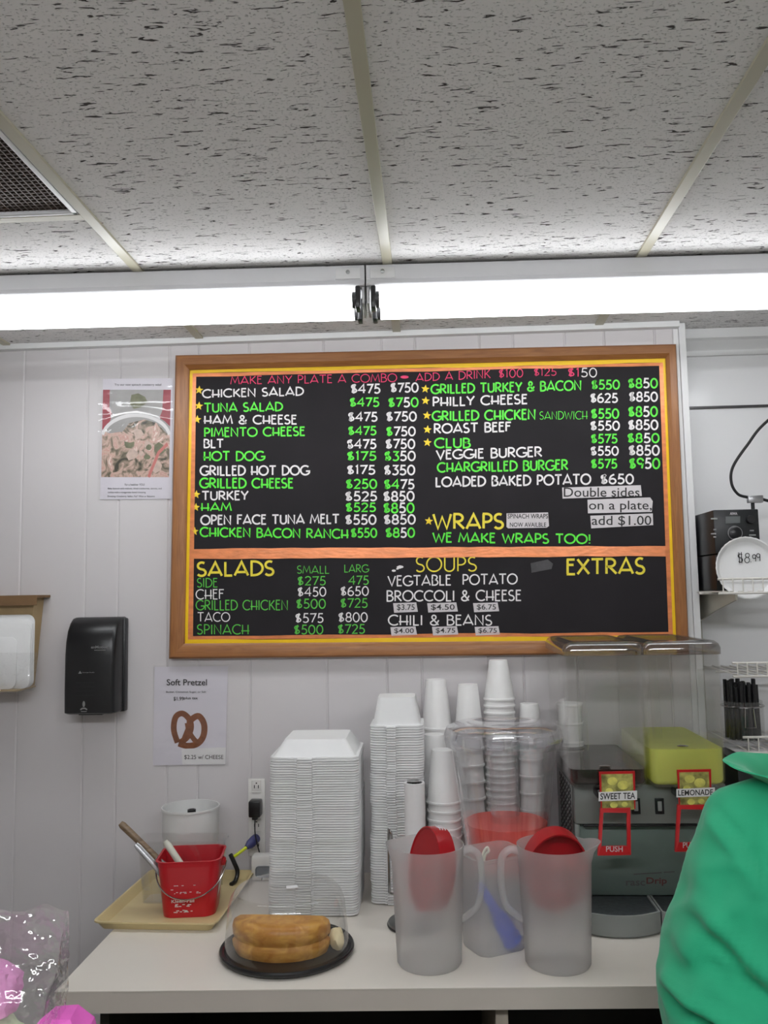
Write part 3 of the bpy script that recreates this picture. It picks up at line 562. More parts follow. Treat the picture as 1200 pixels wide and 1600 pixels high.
# ------------------------------------------------------------------ soap dispenser
a = PY(97.5, 1117, -.104); b = PY(177, 1117, -.104); tp = PY(140, 969, -.05); W2 = b.x-a.x; H2 = tp.z-a.z
t = thing('soap_dispenser', 'black wall-mounted soap dispenser left of the pretzel sign', 'soap dispenser', ((a.x+b.x)/2, 0, a.z))
prof = [(-.102, 0.0), (-.104, .06), (-.104, H2*.45), (-.103, H2*.62), (-.098, H2*.76), (-.088, H2*.87), (-.07, H2*.955), (-.052, H2)]
def rr(yf, w, z): return [Vector((x, y, z)) for x, y in ((-w/2, -.002), (-w/2, yf+.012), (-w/2+.004, yf+.004), (-w/2+.013, yf), (w/2-.013, yf), (w/2-.004, yf+.004), (w/2, yf+.012), (w/2, -.002))]
mb = MB(); mb.loft([rr(-.096, W2-.012, -.0)]+[rr(y, W2, z+.004) for y, z in prof]+[rr(-.044, W2-.012, H2+.008)]); mb.build('cover', 'black_plastic', t, ang=50)
mb = MB(); mb.box(-W2/2+.004, W2/2+.006, -.03, -.001, -.002, H2+.004, .004); mb.build('back_plate', 'dark_plastic', t)
mb = MB(); mb.box(-.035, .035, -.085, -.03, -.004, -.0005, .001); mb.build('nozzle_guard', 'dark_plastic', t)
mb = MB(); yy = -.1048; fy = lambda x0, x1, z0, z1, y=yy: (lambda u, v: Vector((x0+(x1-x0)*u, y, z0+(z1-z0)*v)))
font_box(mb, 'enMotion', fy(.006, .056, H2*.700, H2*.730, -.1028), bold=.02); mb.ribbon([(.016, H2*.682), (.05, H2*.682)], .0008, lambda x, z: Vector((x, -.1036, z))); font_box(mb, 'Georgia-Pacific', fy(-.018, .018, H2*.438, H2*.452), bold=.01)
mb.add([Vector((-.030, yy, H2*.435)), Vector((-.019, yy, H2*.435)), Vector((-.0245, yy, H2*.465))], [(0, 1, 2)])
mb.add([Vector((-.012+.004*math.cos(k*PI/5), yy, .030+.009*math.sin(k*PI/5))) for k in range(10)], [tuple(range(10))]); mb.ribbon([(-.022, .014), (-.016, .018), (-.008, .018), (-.002, .014)], .002, lambda x, z: Vector((x, yy, z))); mb.ribbon([(-.02, .009), (-.003, .009)], .001, lambda x, z: Vector((x, yy, z)))
mb.build('lettering', 'silver', t, smooth=False)
mb = MB()
for k in range(4): mb.ribbon([(-.035, .055+.012*k), (.022-.004*(k % 2), .055+.012*k)], .0012, lambda x, z: Vector((x, yy, z)))
mb.build('small_print', 'dark_plastic', t, smooth=False)

# ------------------------------------------------------------------ cardboard holder of foam plates at the left edge
y0 = -.06; a = PY(-60, 1075, y0); b = PY(44, 1078, y0); c0 = PY(55, 934, y0)
t = thing('cardboard_holder', 'open brown cardboard holder on the wall at the left edge', 'box', (a.x, 0, a.z))
mb = MB(); B = [a.x, b.x, a.z, c0.z]
mb.loft([[Vector((B[0], y0-.004*k, B[2])), Vector((B[1]-.008, y0-.004*k, B[2])), Vector((c0.x, y0-.004*k, B[3])), Vector((B[0], y0-.004*k, B[3]))] for k in (0, 1)]); mb.build('back_panel', 'cardboard', t, W=True, smooth=False)
mb = MB(); mb.loft([[Vector((B[1]-.008, y, B[2])), Vector((c0.x, y, B[3])), Vector((c0.x-.004, y, B[3])), Vector((B[1]-.012, y, B[2]))] for y in (-.001, y0)]); mb.build('side_panel', 'cardboard', t, W=True, smooth=False)
mb = MB(); mb.box(B[0], c0.x+.02, y0-.03, -.001, B[3], B[3]+.008, .001); mb.box(B[0], c0.x+.02, y0-.033, y0-.029, B[3]-.022, B[3]+.008, .001); mb.build('top_flap', 'cardboard_dark', t, W=True, smooth=False)
mb = MB(); mb.box(B[0], B[1]-.004, y0-.062, -.002, B[2]-.006, B[2]-.001, .001); mb.build('bottom_flap', 'cardboard', t, W=True, smooth=False)
for k, (rx, tz, lab) in enumerate([(55, 960, 'rearmost and tallest of the upright white foam trays in the cardboard holder'), (52, 966, 'second of the upright white foam trays in the cardboard holder, behind the small one'), (49, 974, 'third of the upright white foam trays in the cardboard holder'), (27, 995, 'small front white foam tray standing foremost in the cardboard holder')]):
    y = y0-.008-.012*k; q0 = PY(-70, 1072 if k < 3 else 1050, y); q1 = PY(rx, tz, y); mb = MB(); w2, h2 = q1.x-q0.x, q1.z-q0.z; zb = B[2]-.0005 if k < 3 else B[2]-.0005; h2 = q1.z-zb
    lp = [(x, z) for x, z in rrect(w2, h2, .022, 5, q0.x+w2/2, zb+h2/2)]; li = [(x, z) for x, z in rrect(w2-.03, h2-.03, .018, 5, q0.x+w2/2, zb+h2/2)]
    mb.loft([[Vector((x, y, z)) for x, z in lp], [Vector((x, y-.003, z)) for x, z in lp], [Vector((x, y-.009, z)) for x, z in li]]); solo(mb, 'foam_tray', 'foam', lab, 'tray', group='foam trays in the cardboard holder')
mb = MB(); loops = []
for j in range(9): loops.append([Vector((p.x+.004*noise.noise((i, j, 2)), y0-.066-.004*noise.noise((i*.6, j*.6, 5)), p.z)) for i in range(7) for p in (PY(0-40+98*i/6, 1020+62*j/8, y0-.066),)])
mb.loft(loops, False, False, closed=False); mb.build('clear_film', 'bag_film', t, W=True, ang=80)

# ------------------------------------------------------------------ outlet, plugs
a = PY(388.5, 1337, 0); b = PY(414.5, 1216, 0)
t = thing('outlet_plate', 'tall white electrical outlet plate on the wall left of the wide foam stack', 'outlet', (a.x, 0, a.z)); W2, H2 = b.x-a.x, b.z-a.z
mb = MB(); mb.box(0, W2, -.006, -.0005, 0, H2, .002); mb.build('cover', 'outlet_white', t)
for k in range(4):
    z = H2*(.10+.25*k)+.012; mb = MB(); mb.box(W2*.22, W2*.78, -.0072, -.0055, z-.017, z+.017, .003); r_ = mb.build('receptacle', 'outlet_white', t)
    mb = MB(); [mb.box(W2*fx-.0012, W2*fx+.0012, -.0076, -.0070, z-.006, z+.003) for fx in (.38, .62)]; mb.box(W2*.5-.002, W2*.5+.002, -.0076, -.0070, z+.007, z+.0105); mb.build('slots', 'ink', r_)
p = PY(400, 1262, -.02); q = PY(405, 1345, -.03)
t = thing('power_adapter', 'black plug adapter with thin cord in the upper socket', 'plug', (p.x, -.008, p.z))
mb = MB(); mb.box(-.017, .017, -.040, 0, -.022, .024, .004); mb.box(-.008, .008, -.034, -.018, -.030, -.022, .002); mb.build('body', 'black_plastic', t)
mb = MB(); mb.tube(spline([(p.x, -.034, p.z-.028), (p.x+.001, -.038, p.z-.07), (p.x+.012, -.035, p.z-.12), (p.x+.027, -.05, p.z-.155), (p.x+.03, -.09, .846)], 6), .0018, 8); mb.build('cord', 'black_plastic', t, W=True)
p = PY(396, 1316, -.02); e1 = PY(362, 1341, -.09)
t = thing('extension_plug', 'blue plug with yellow-green cord in the lower socket', 'plug', (p.x, -.008, p.z))
mb = MB(); mb.tube([(.006, 0, .008), (.002, -.012, .006), (-.006, -.032, 0), (-.014, -.042, -.006)], [.013, .014, .013, .007], 14); mb.build('plug_head', 'plug_blue', t)
mb = MB(); mb.tube(spline([(p.x-.012, -.046, p.z-.005), (p.x-.04, -.07, p.z-.022), e1], 6), .0045, 10); mb.build('cord', 'cable_yellow', t, W=True)
mb = MB(); z0 = .866; mb.tube(spline([PY(360, 1335, -.09), PY(366, 1348, -.10), PY(371, 1362, -.10), PY(368, 1376, -.11), PY(361, 1382, -.13)], 6), .0062, 10); mb.build('cord_end', 'black_plastic', t, W=True)
p = PZ(405, 1377, .84); t = thing('timer_box', 'white plug-in box with grey face on the counter below the outlet', 'device', (p.x+.01, p.y+.02, .8402))
mb = MB(); mb.box(-.034, .034, -.02, .025, 0, .068, .008); mb.build('case', 'outlet_white', t); mb = MB(); mb.box(-.02, .03, -.0225, -.0195, .012, .042, .008); mb.build('face', 'device_gray', t)

# ------------------------------------------------------------------ back counter
CT = .84
t = thing('worktop', 'long off-white laminate worktop along the panelled wall', 'worktop', (-.79, -.37, CT-.044))
cl, cr = PZ(85, 1549.5, CT), PZ(1026, 1540.5, CT); sl = (cr.y-cl.y)/(cr.x-cl.x); xr = .98; fl = Vector((cl.x, cl.y, 0)); fr = Vector((xr, cl.y+sl*(xr-cl.x), 0))
tp = [(fl.x, fl.y), (fr.x, fr.y), (xr, -.004), (fl.x, -.004)]
mb = MB(); mb.loft([L3(tp, CT-.002), L3(tp, CT)]); mb.build('top_sheet', 'laminate', t, W=True, smooth=False)
ins = [(fl.x+.0015, fl.y+.0015), (fr.x, fr.y+.0015), (xr, -.004), (fl.x+.0015, -.004)]
mb = MB(); mb.loft([L3(ins, CT-.0442), L3(ins, CT-.0022)]); mb.build('edge_band', 'laminate_edge_shaded', t, W=True, smooth=False)
t = thing('counter_base', 'dark open base cabinet under the off-white worktop', 'cabinet', (0, -.35, 0))
px0 = PZ(140, 1583, CT-.045).x
for x0, x1, mt, nm, yf in ((px0, px0+.02, 'cabinet_dark', 'side_panel', -.70), (.11, .136, 'cabinet_panel', 'divider', -.70), (.94, .965, 'cabinet_dark', 'side_panel', -.66)):
    mb = MB(); mb.box(x0, x1, yf, -.02, .0, CT-.045, .001); mb.build(nm, mt, t, W=True)
mb = MB(); mb.box(px0+.021, .939, -.03, -.02, .0, CT-.045); mb.build('back_panel', 'cabinet_dark', t, W=True)
for x0, x1 in ((px0+.021, .109), (.137, .939)):
    mb = MB(); mb.box(x0, x1, -.64, -.031, .40, .42); mb.build('shelf', 'cabinet_dark', t, W=True)

# ------------------------------------------------------------------ tray, bucket, tools, tub, clear box
a, b, c0 = PZ(143, 1441, .862), PZ(337, 1444, .862), PZ(386, 1358, .862)
TW_, TL_ = (b-a).length, .405; rz = math.atan2(b.y-a.y, b.x-a.x)
t = thing('serving_tray', 'beige cafeteria tray hanging over the left end of the worktop', 'tray', (a.x, a.y, CT+.0005), rz)
cx, cy = TW_/2, TL_/2
mb = MB(); L_ = [L3(rrect(TW_-.035, TL_-.035, .012, 5, cx, cy), 0), L3(rrect(TW_-.008, TL_-.008, .02, 5, cx, cy), .018), L3(rrect(TW_, TL_, .02, 5, cx, cy), .019), L3(rrect(TW_, TL_, .02, 5, cx, cy), .0225), L3(rrect(TW_-.010, TL_-.010, .02, 5, cx, cy), .0225), L3(rrect(TW_-.040, TL_-.040, .012, 5, cx, cy), .003)]
mb.loft(L_); mb.build('pan', 'tray_beige', t, ang=25)
bz = CT+.0040
p = PZ(284, 1437, bz); BW = .158; q = PY(284, 1347, p.y)
BH = q.z-bz
t = thing('bucket', 'red plastic pail with wire handle standing on the beige tray', 'bucket', (p.x+.004, p.y+.075, bz), .12)
def rb(w, z, r=.03): return L3(rrect(w, w*.92, r, 6), z)
mb = MB(); mb.loft([rb(BW*.83, 0), rb(BW*.985, BH*.9), rb(BW, BH*.9), rb(BW, BH*.93), rb(BW*1.0, BH*.985), rb(BW*1.05, BH*.985), rb(BW*1.05, BH), rb(BW*.985, BH), rb(BW*.95, BH*.9), rb(BW*.81, .004)]); mb.build('pail', 'bucket_red', t, ang=40)
for s in (-1, 1):
    mb = MB(); M = Matrix.Translation((s*BW*.505, 0, BH*.84)) @ Matrix.Rotation(s*PI/2, 4, 'Y'); mb.lathe([(.011, -.004), (.011, .004), (.007, .008)], 14, M=M); mb.build('handle_ear', 'bucket_red', t)
mb = MB(); P = [Vector((BW*.56*math.cos(a_), -BW*.58*math.sin(a_)**.8 if math.sin(a_) > 0 else 0, BH*.84-BH*.46*math.sin(a_))) for a_ in [PI*i/24 for i in range(25)]]; mb.tube(P, .0019, 8); mb.build('wire_handle', 'chrome', t)
mb = MB()
def fb(x0, x1, z0, z1): return lambda u, v: Vector((x0+(x1-x0)*u, -BW*.92*(.415+.083*((z0+(z1-z0)*v)/BH))-.0012, z0+(z1-z0)*v))
font_box(mb, 'Kleen-Pail', fb(-.04, .016, BH*.27, BH*.33), bold=.012)
for k in range(26):
    z0 = BH*(.195 if k < 10 else .085)+random.uniform(0, BH*.045); x0 = random.uniform(-.036, .008); g = fb(x0, x0+random.uniform(.003, .008), z0, z0+BH*.014); mb.quad(g(0, 0), g(1, 0), g(1, 1), g(0, 1))
for k in range(20):
    z0 = BH*random.choice((.43, .45, .50, .57)); x0 = random.uniform(-.042, .03); g = fb(x0, x0+random.uniform(.002, .006), z0, z0+BH*.011); mb.quad(g(0, 0), g(1, 0), g(1, 1), g(0, 1))
mb.build('lettering', 'paper', t, smooth=False)
mb = MB(); mb.quad(*[Vector((BW*(.415+.083*z/BH)+.0012, y, z)) for y, z in ((-.035, BH*.28), (.02, BH*.40), (.02, BH*.66), (-.035, BH*.60))]); mb.build('paper_label', 'paper', t, smooth=False)
bl = Vector((p.x+.004, p.y+.075, bz))
e0 = PY(188, 1286, bl.y-.03); e1 = bl+Vector((.02, -.01, .03))
t = thing('wooden_spatula', 'brown wooden handled spatula leaning out of the red pail', 'spatula', tuple(e1))
d = (e0-e1); mb = MB(); mb.tube([e0, e0-d*.03, e0-d*.3, e0-d*.46], [.007, .0095, .0088, .0085], 12); mb.build('handle', 'tool_wood', t, W=True)
mb = MB(); mb.tube([e0-d*.44, e0-d*.5, e0-d*.97], [.0088, .007, .012], 10, sq=.35); mb.build('blade', 'steel', t, W=True)
e0 = PY(212, 1319, bl.y-.05); e1 = bl+Vector((.0, -.035, .03)); d = e0-e1
t = thing('steel_scraper', 'steel scraper with flat grey handle beside the wooden spatula', 'scraper', tuple(e1))
mb = MB(); mb.tube([e0, e0-d*.05, e0-d*.45], [.006, .008, .009], 10, sq=.5); mb.build('handle', 'silver', t, W=True); mb = MB(); mb.tube([e0-d*.43, e0-d*.97], [.01, .016], 10, sq=.15); mb.build('blade', 'steel', t, W=True)
e0 = PY(258, 1314, bl.y-.035); e1 = bl+Vector((.05, -.03, .02)); d = e0-e1
t = thing('bread_knife', 'cream-white handled knife leaning right in the red pail', 'knife', tuple(e1))
mb = MB(); mb.tube([e0, e0-d*.06, e0-d*.4, e0-d*.5], [.006, .0088, .0088, .0075], 12); mb.build('handle', 'knife_white', t, W=True); mb = MB(); mb.tube([e0-d*.49, e0-d*.97], [.009, .006], 8, sq=.12); mb.build('blade', 'steel', t, W=True)
yy = -.115; c1 = PY(298, 1258, yy); rT = .5*(PY(342, 1258, yy).x-PY(254, 1258, yy).x)
t = thing('white_tub', 'white round plastic tub behind the red pail', 'tub', (c1.x, yy, CT+.004))
h = c1.z-CT-.006; mb = MB(); mb.lathe([(rT*.84, 0), (rT*.95, h*.62), (rT*.965, h*.64), (rT*.965, h*.97), (rT, h*.975), (rT, h), (rT*.96, h), (rT*.92, h*.66), (rT*.81, .004)], 40); mb.build('tub_body', 'tub_white', t)
mb = MB(); mb.lathe([(.0001, h-.02), (.009, h-.012), (.012, h-.012), (.012, -.0+h-.06)], 16, (.0, .01, 0)); mb.tube([(.0, .01, h-.06), (.0, .01, .006)], .006, 10); mb.build('scoop_handle', 'black_plastic', t)
yy = -.235; a = PY(219, 1400, yy); b = PY(352, 1308, yy)
t = thing('clear_box', 'clear plastic clamshell standing open between red pail and white tub', 'container', ((a.x+b.x)/2, yy, CT+.004)); W2 = b.x-a.x; H2 = b.z-CT-.004
mb = MB(); mb.loft([L3(rrect(W2*.86, .07, .012, 4), 0), L3(rrect(W2*.98, .078, .014, 4), H2*.97), L3(rrect(W2*1.04, .09, .016, 4), H2*.972), L3(rrect(W2*1.04, .09, .016, 4), H2), L3(rrect(W2*.96, .074, .012, 4), H2), L3(rrect(W2*.84, .066, .01, 4), .002)]); mb.build('shell', 'clear_plastic', t)

# ------------------------------------------------------------------ cake under a dome
c1 = Vector((-.347, -.56, CT)); R = .152
t = thing('cake_dome', 'clear plastic cake dome on a black base near the counter front', 'cake carrier', (c1.x, c1.y, CT+.0005))
mb = MB(); mb.lathe([(R*.90, 0), (R*.97, .003), (R, .008), (R, .012), (R*.985, .015), (R*.955, .012), (R*.93, .013), (R*.90, .006), (.0001, .006)], 56); mb.build('base', 'black_plastic', t)
HT = .140; mb = MB(); mb.lathe([(R*.925, .0135), (R*.905, .05), (R*.885, HT*.6), (R*.865, HT*.78), (R*.83, HT*.90), (R*.785, HT*.97), (R*.75, HT), (R*.735, HT), (.0001, HT-.002)], 56, caps=(False, False)); dm = mb.build('dome', 'clear_dome', t, ang=60)
mb = MB(); mb.box(-.013, .013, -.009, .009, HT+.0006, HT+.0014, M=Matrix.Translation((.012, .0, 0)) @ Matrix.Rotation(.3, 4, 'Z')); mb.build('sticker', 'paper', dm)
# half ring cake
def cake():
    prof = []; mb = MB(); loops = []
    ro, ri, hh = .112, .004, .072
    pr = [(ri, .0), (ro*.93, .0), (ro*.985, .012), (ro*.99, .024), (ro*.935, .030), (ro*.935, .032), (ro*.985, .038), (ro*1.0, .054), (ro*.97, hh*.9), (ro*.86, hh), (ro*.6, hh*1.02), (ri*1.3, hh*1.03), (ri, hh*1.03)]
    N_ = 44
    for i in range(N_+1):
        a_ = math.radians(177+186*i/N_); row = []
        for k, (r, z) in enumerate(pr):
            dv = 1+.025*noise.noise((math.cos(a_)*4, math.sin(a_)*4, z*40+k*.01)); row.append(Vector((r*dv*math.cos(a_), r*dv*math.sin(a_)*.72, z)))
        loops.append(row)
    return mb.loft(loops)
ck = thing('half_cake', 'golden two-layer half cake inside the clear dome', 'cake', (c1.x-.012, c1.y-.004, CT+.0072), -.04)
k1 = cake().build('sponge', 'cake_crumb', ck, ang=50)
bm = bmesh.new(); bmesh.ops.create_icosphere(bm, subdivisions=3, radius=1)
for v in bm.verts: v.co = v.co*(1+.18*noise.noise(v.co*1.7)); v.co = Vector((v.co.x*.017, v.co.y*.03, max(v.co.z, -.85)*.024+.0204))
mb = MB(); bm.verts.index_update(); mb.add([v.co.copy() for v in bm.verts], [[v.index for v in f.verts] for f in bm.faces]); bm.free()
solo(mb, 'cake_piece', 'cream', 'pale cream crumbly cake piece at the right side of the half cake', 'cake', (c1.x+.113, c1.y+.004, CT+.0072), .3)

# ------------------------------------------------------------------ foam container stacks
def clamshell(w, d, h, top):
    mb = MB(); n = 6; zr = 0
    def lp(ww, dd, r, z, tab=0):
        P = rrect(ww, dd, r, n); out = []
        for x, y in P: out.append(Vector((x, y, z)))
        return out
    mb.loft([lp(w-.002, d-.002, .02, 0), lp(w, d, .02, .0008), lp(w, d, .02, .0040), lp(w-.002, d-.002, .02, .0047), lp(w-.016, d-.016, .018, .0048), lp(w*top, d*top, .014, h), lp(w*top*.97, d*top*.97, .012, h-.0022), lp(w-.022, d-.022, .016, .0012), lp(w-.016, d-.016, .017, 0)], ring=False, cap0=False, cap1=False)
    L_ = mb
    # inner ceiling and top plate
    mb.add(lp(w*top, d*top, .014, h), [tuple(range(4*(n+1)))]); mb.add(lp(w*top*.97, d*top*.97, .012, h-.0022), [tuple(range(4*(n+1)))])
    # latch tab on the front edge
    tw = w*.17
    mb.box(-w*.10-tw/2+.0, -w*.10+tw/2, -d/2-.006, -d/2+.004, -.0016, .0026, .0008)
    for s in (-1, 1): mb.box(-w*.10+s*(tw/2+.004)-.003, -w*.10+s*(tw/2+.004)+.003, -d/2-.0030, -d/2+.004, -.0002, .0044, .0007)
    return mb
def stack(w, d, h, top, x, y, ztop, pitch, label, label_top, group, brk=()):
    n_ = int((ztop-h-CT)/pitch); base = clamshell(w, d, h, top).build('foam_container', 'foam', None, ang=30); dx = dy = 0; rz0 = 0
    for k in range(n_):
        o = base if k == 0 else base.copy()
        if k: COL.objects.link(o)
        if k in brk: dx += random.uniform(-.004, .004); dy += random.uniform(-.003, .003); rz0 += random.uniform(-.02, .02)
        f = k/n_
        o.location = (x+dx+random.uniform(-.0007, .0007)+.004*f, y+dy+random.uniform(-.0006, .0006), CT+.003+pitch*k); o.rotation_euler = (0, 0, rz0+random.uniform(-.003, .003))
        tag(o, label_top if k == n_-1 else label, 'food container', group)
    return n_
zt = PY(497, 1143, -.24).z
stack(.228, .225, .044, .70, -.319, -.238, zt, .0062, 'white foam hinged container nested in the wide stack beside the outlet', 'topmost white foam container of the wide stack beside the outlet', 'foam containers in the wide stack', (14, 30, 46))
zt = PY(617, 1083, -.2).z
stack(.142, .142, .075, .70, -.107, -.195, zt, .0066, 'small white foam container nested in the narrow stack behind the paper towel roll', 'topmost small white foam container of the narrow stack, rising above the wide one', 'foam containers in the narrow stack', (8, 26, 38, 50))

# ------------------------------------------------------------------ foam cups
def cup_mesh(rt, rb, h, flip=True):
    pr = [(rb*.97, 0), (rb, .003), (rt*.97, h-.007), (rt*1.02, h-.006), (rt*1.03, h-.003), (rt*1.01, h), (rt*.96, h), (rb*.93, .006), (.0001, .006)]
    if flip: pr = [(r, h-z) for r, z in pr]
    mb = MB(); mb.lathe(pr, 32, caps=(flip or True, True)); return mb
CUP_NO = 0
def cups(px, y, pyt, rt, rb, h, pitch, where, flip=True, show=99):
    p = PY(px, pyt, y); base = cup_mesh(rt, rb, h, flip).build('foam_cup', 'foam_cup', None); zs = []; z = p.z-h
    while z > CT+.001: zs.append(z); z -= pitch
    off = zs[-1]-CT-.0006
    for k, z in enumerate(zs[:show]):
        o = base if k == 0 else base.copy()
        if k: COL.objects.link(o)
        zz = z if show < 99 else z-off*(k/len(zs))
        o.location = (p.x+random.uniform(-.0006, .0006), y, zz); tag(o, ('topmost' if k == 0 else 'nested')+' white foam cup '+('of' if k == 0 else 'in')+' '+where, 'cup', 'foam cups '+where)
cups(681, -.052, 1061, .044, .029, .140, .022, 'the tall cup stack right of the narrow foam boxes')
cups(678, -.136, 1147, .042, .029, .135, .022, 'the middle cup stack behind the paper towel roll')
cups(692, -.222, 1171, .045, .031, .137, .022, 'the front cup stack behind the paper towel roll')
cups(731, -.085, 1069, .041, .028, .135, .045, 'the plain cup stack left behind the drink bowl')
cups(778, -.075, 1031, .044, .026, .112, .0185, 'the tallest cup stack behind the drink bowl')
cups(827, -.075, 1099, .034, .0265, .11, .042, 'the short cup stack right behind the drink bowl')
cups(889, -.075, 1098, .037, .027, .12, .048, 'the upright cup stack behind the tea tank', flip=False)

# ------------------------------------------------------------------ paper towel holder
c1 = PZ(649, 1420, CT); yy = -.40; c1 = Vector((PY(649, 1300, yy).x, yy, CT)); zt = PY(649, 1219, yy).z
t = thing('paper_towel_holder', 'chrome upright paper towel holder between foam stack and left pitcher', 'towel holder', (c1.x, c1.y, CT+.0005))
mb = MB(); mb.lathe([(.070, 0), (.072, .004), (.070, .010), (.05, .016), (.0001, .018)], 40); mb.build('base', 'steel', t); mb = MB(); mb.lathe([(.0725, 0), (.0735, .003), (.0725, .005), (.07, .005)], 40); mb.build('rubber_ring', 'black_plastic', t)
mb = MB(); mb.tube([(0, 0, .016), (0, 0, zt-CT+.001)], .006, 12); mb.lathe([(.0001, 0), (.017, .001), (.019, .004), (.006, .007)], 20, (0, 0, zt-CT-.004)); mb.build('rod', 'chrome', t)
xa = PY(609, 1300, yy-.02).x-c1.x; z1 = PY(609, 1299, yy-.02).z-CT; z0 = PY(609, 1397, yy-.02).z-CT
mb = MB(); mb.tube(spline([(xa+.004, -.02, z1-.03), (xa+.004, -.02, z1-.006), (xa, -.02, z1), (xa-.003, -.02, z1-.006), (xa-.003, -.02, z0+.02), (xa-.002, -.02, z0+.003), (xa+.012, -.02, z0), (xa+.02, -.018, z0-.005), (xa+.022, -.018, .012)], 5), .0032, 10); mb.build('tension_arm', 'chrome', t)
mb = MB(); mb.lathe([(.0255, .02), (.0255, zt-CT-.006), (.019, zt-CT-.006), (.0185, .02)], 32, ring=True); solo(mb, 'paper_towel_roll', 'paper', 'thin white paper towel roll upright on the chrome holder', 'paper towel', (c1.x, c1.y, CT+.0005))

# ------------------------------------------------------------------ pitchers
def pitcher(px, side, label, lid_label, tilt):
    yy = -.615; b0 = PY(px, 1500, yy); R0, R1, Hh = .0705, .0805, PY(px, 1319, yy).z-CT
    sp_ = .010 if side > 0 else .020; t = thing('pitcher', label, 'pitcher', (b0.x, yy, CT+.0005)); n_ = 48
    def lp(r, z, sp=0):
        out = []
        for i in range(n_):
            a_ = 2*PI*i/n_; c_ = math.cos(a_)*(-side); rr_ = r+sp*max(0, (c_-.86)/.14)**1.2; out.append(Vector((rr_*math.cos(a_), rr_*math.sin(a_), z+sp*.35*max(0, (c_-.86)/.14))))
        return out
    mb = MB(); mb.loft([lp(R0*.94, 0), lp(R0, .006), lp(R0+(R1-R0)*.86, Hh*.86, .0), lp(R1-.0005, Hh*.94, .006), lp(R1+.001, Hh, sp_), lp(R1-.001, Hh, sp_), lp(R1-.0025, Hh*.94, .006), lp(R0+(R1-R0)*.86-.002, Hh*.86), lp(R0-.002, .008), lp(.002, .008)]); mb.build('jug', 'frosted', t, ang=50)
    P = [(side*(R1-.004), 0, Hh*.93), (side*(R1+.014), 0, Hh*.955), (side*(R1+.032), 0, Hh*.90), (side*(R1+.037), 0, Hh*.78), (side*(R1+.036), 0, Hh*.62), (side*(R1+.027), 0, Hh*.48), (side*(R1+.006), 0, Hh*.40), (side*(R0+.001), 0, Hh*.36)]
    mb = MB(); mb.tube(spline(P, 6), .0085, 12, sq=.8); mb.build('handle', 'frosted', t)
    # lid lying on edge inside
    lo = Vector((b0.x, yy, CT+.0005)); return lo, Hh, R1
lo, Hh, R1 = pitcher(671, 1, 'tall frosted plastic pitcher left of the pair, handle on its right', '', 0)
def lid(loc, rot, label, ex, ey):
    t = thing('plastic_lid', label, 'lid', loc); M = Matrix.Translation((0, 0, 0)); t.rotation_euler = rot
    mb = MB(); mb.lathe([(.0001, .012), (ex*.93, .012), (ex*.97, .015), (ex*.99, .014), (ex, 0), (ex*.99, -.026), (ex*.95, -.026), (ex*.95, .006), (.0001, .007)], 48, sy=ey/ex); mb.build('disc', 'lid_red', t)
    mb = MB()
    for k in range(3):
        Q = [Vector(((ex*1.005)*math.cos(a_), (ey*1.005)*math.sin(a_), -.019+.007*k+.0016*math.sin((a_-1.45)*24))) for a_ in [1.30+.036*i for i in range(12)]]; mb.tube(Q, .0016, 6)
    mb.build('strainer_slots', 'sticker', t)
    mb = MB(); mb.box(-.012, .012, -.004, .004, .0125, .020, .002); mb.build('rib', 'lid_red', t)
    return t
lid((lo.x+.004, lo.y+.0, CT+Hh-.052), (math.radians(80), math.radians(0), math.radians(-58)), 'red pitcher lid on edge inside the left pitcher', .066, .089)
lo, Hh, R1 = pitcher(872, -1, 'tall frosted plastic pitcher right of the pair, spout toward the drink machine', '', 0)
lid((lo.x, lo.y+.012, CT+Hh-.052), (math.radians(-78), 0, math.radians(10)), 'red pitcher lid leaning face-on inside the right pitcher', .0715, .089)
yy = -.525; c1 = PY(774, 1480, yy-.05); zt = PY(774, 1342, yy-.06).z-CT
t = thing('square_pitcher', 'squat frosted square container between the two tall pitchers', 'container', (c1.x, yy, CT+.0005), math.radians(28))
mb = MB(); sq = lambda w, z, r=.026: L3(rrect(w, w*.86, r, 6), z)
mb.loft([sq(.118, 0), sq(.122, .004), sq(.140, zt*.96), sq(.150, zt*.97), sq(.150, zt), sq(.137, zt), sq(.134, zt*.95), sq(.117, .006), sq(.02, .006, .008)]); mb.build('tub_body', 'frosted_box', t, ang=50)
t = thing('ice_scoop', 'blue scoop with cream cord loop inside the square container', 'scoop', (c1.x, yy, CT+.01))
e0 = PY(748, 1378, yy-.01); e1 = PY(806, 1478, yy-.01)
mb = MB(); d = e1-e0; mb.tube([e0, e0+d*.05, e0+d*.45, e0+d*.6, e0+d*.96, e1], [.006, .009, .013, .022, .026, .012], 16, sq=.6); mb.build('blade', 'scoop_blue', t, W=True)
mb = MB(); lp = PY(758, 1330, yy); mb.tube(spline([e0, lp+Vector((-.006, 0, -.01)), lp+Vector((.004, 0, .008)), lp+Vector((.008, 0, 0)), lp+Vector((-.001, 0, -.012)), e0+Vector((.004, 0, -.002))], 6), .003, 8); mb.build('cord_loop', 'knife_white', t, W=True)

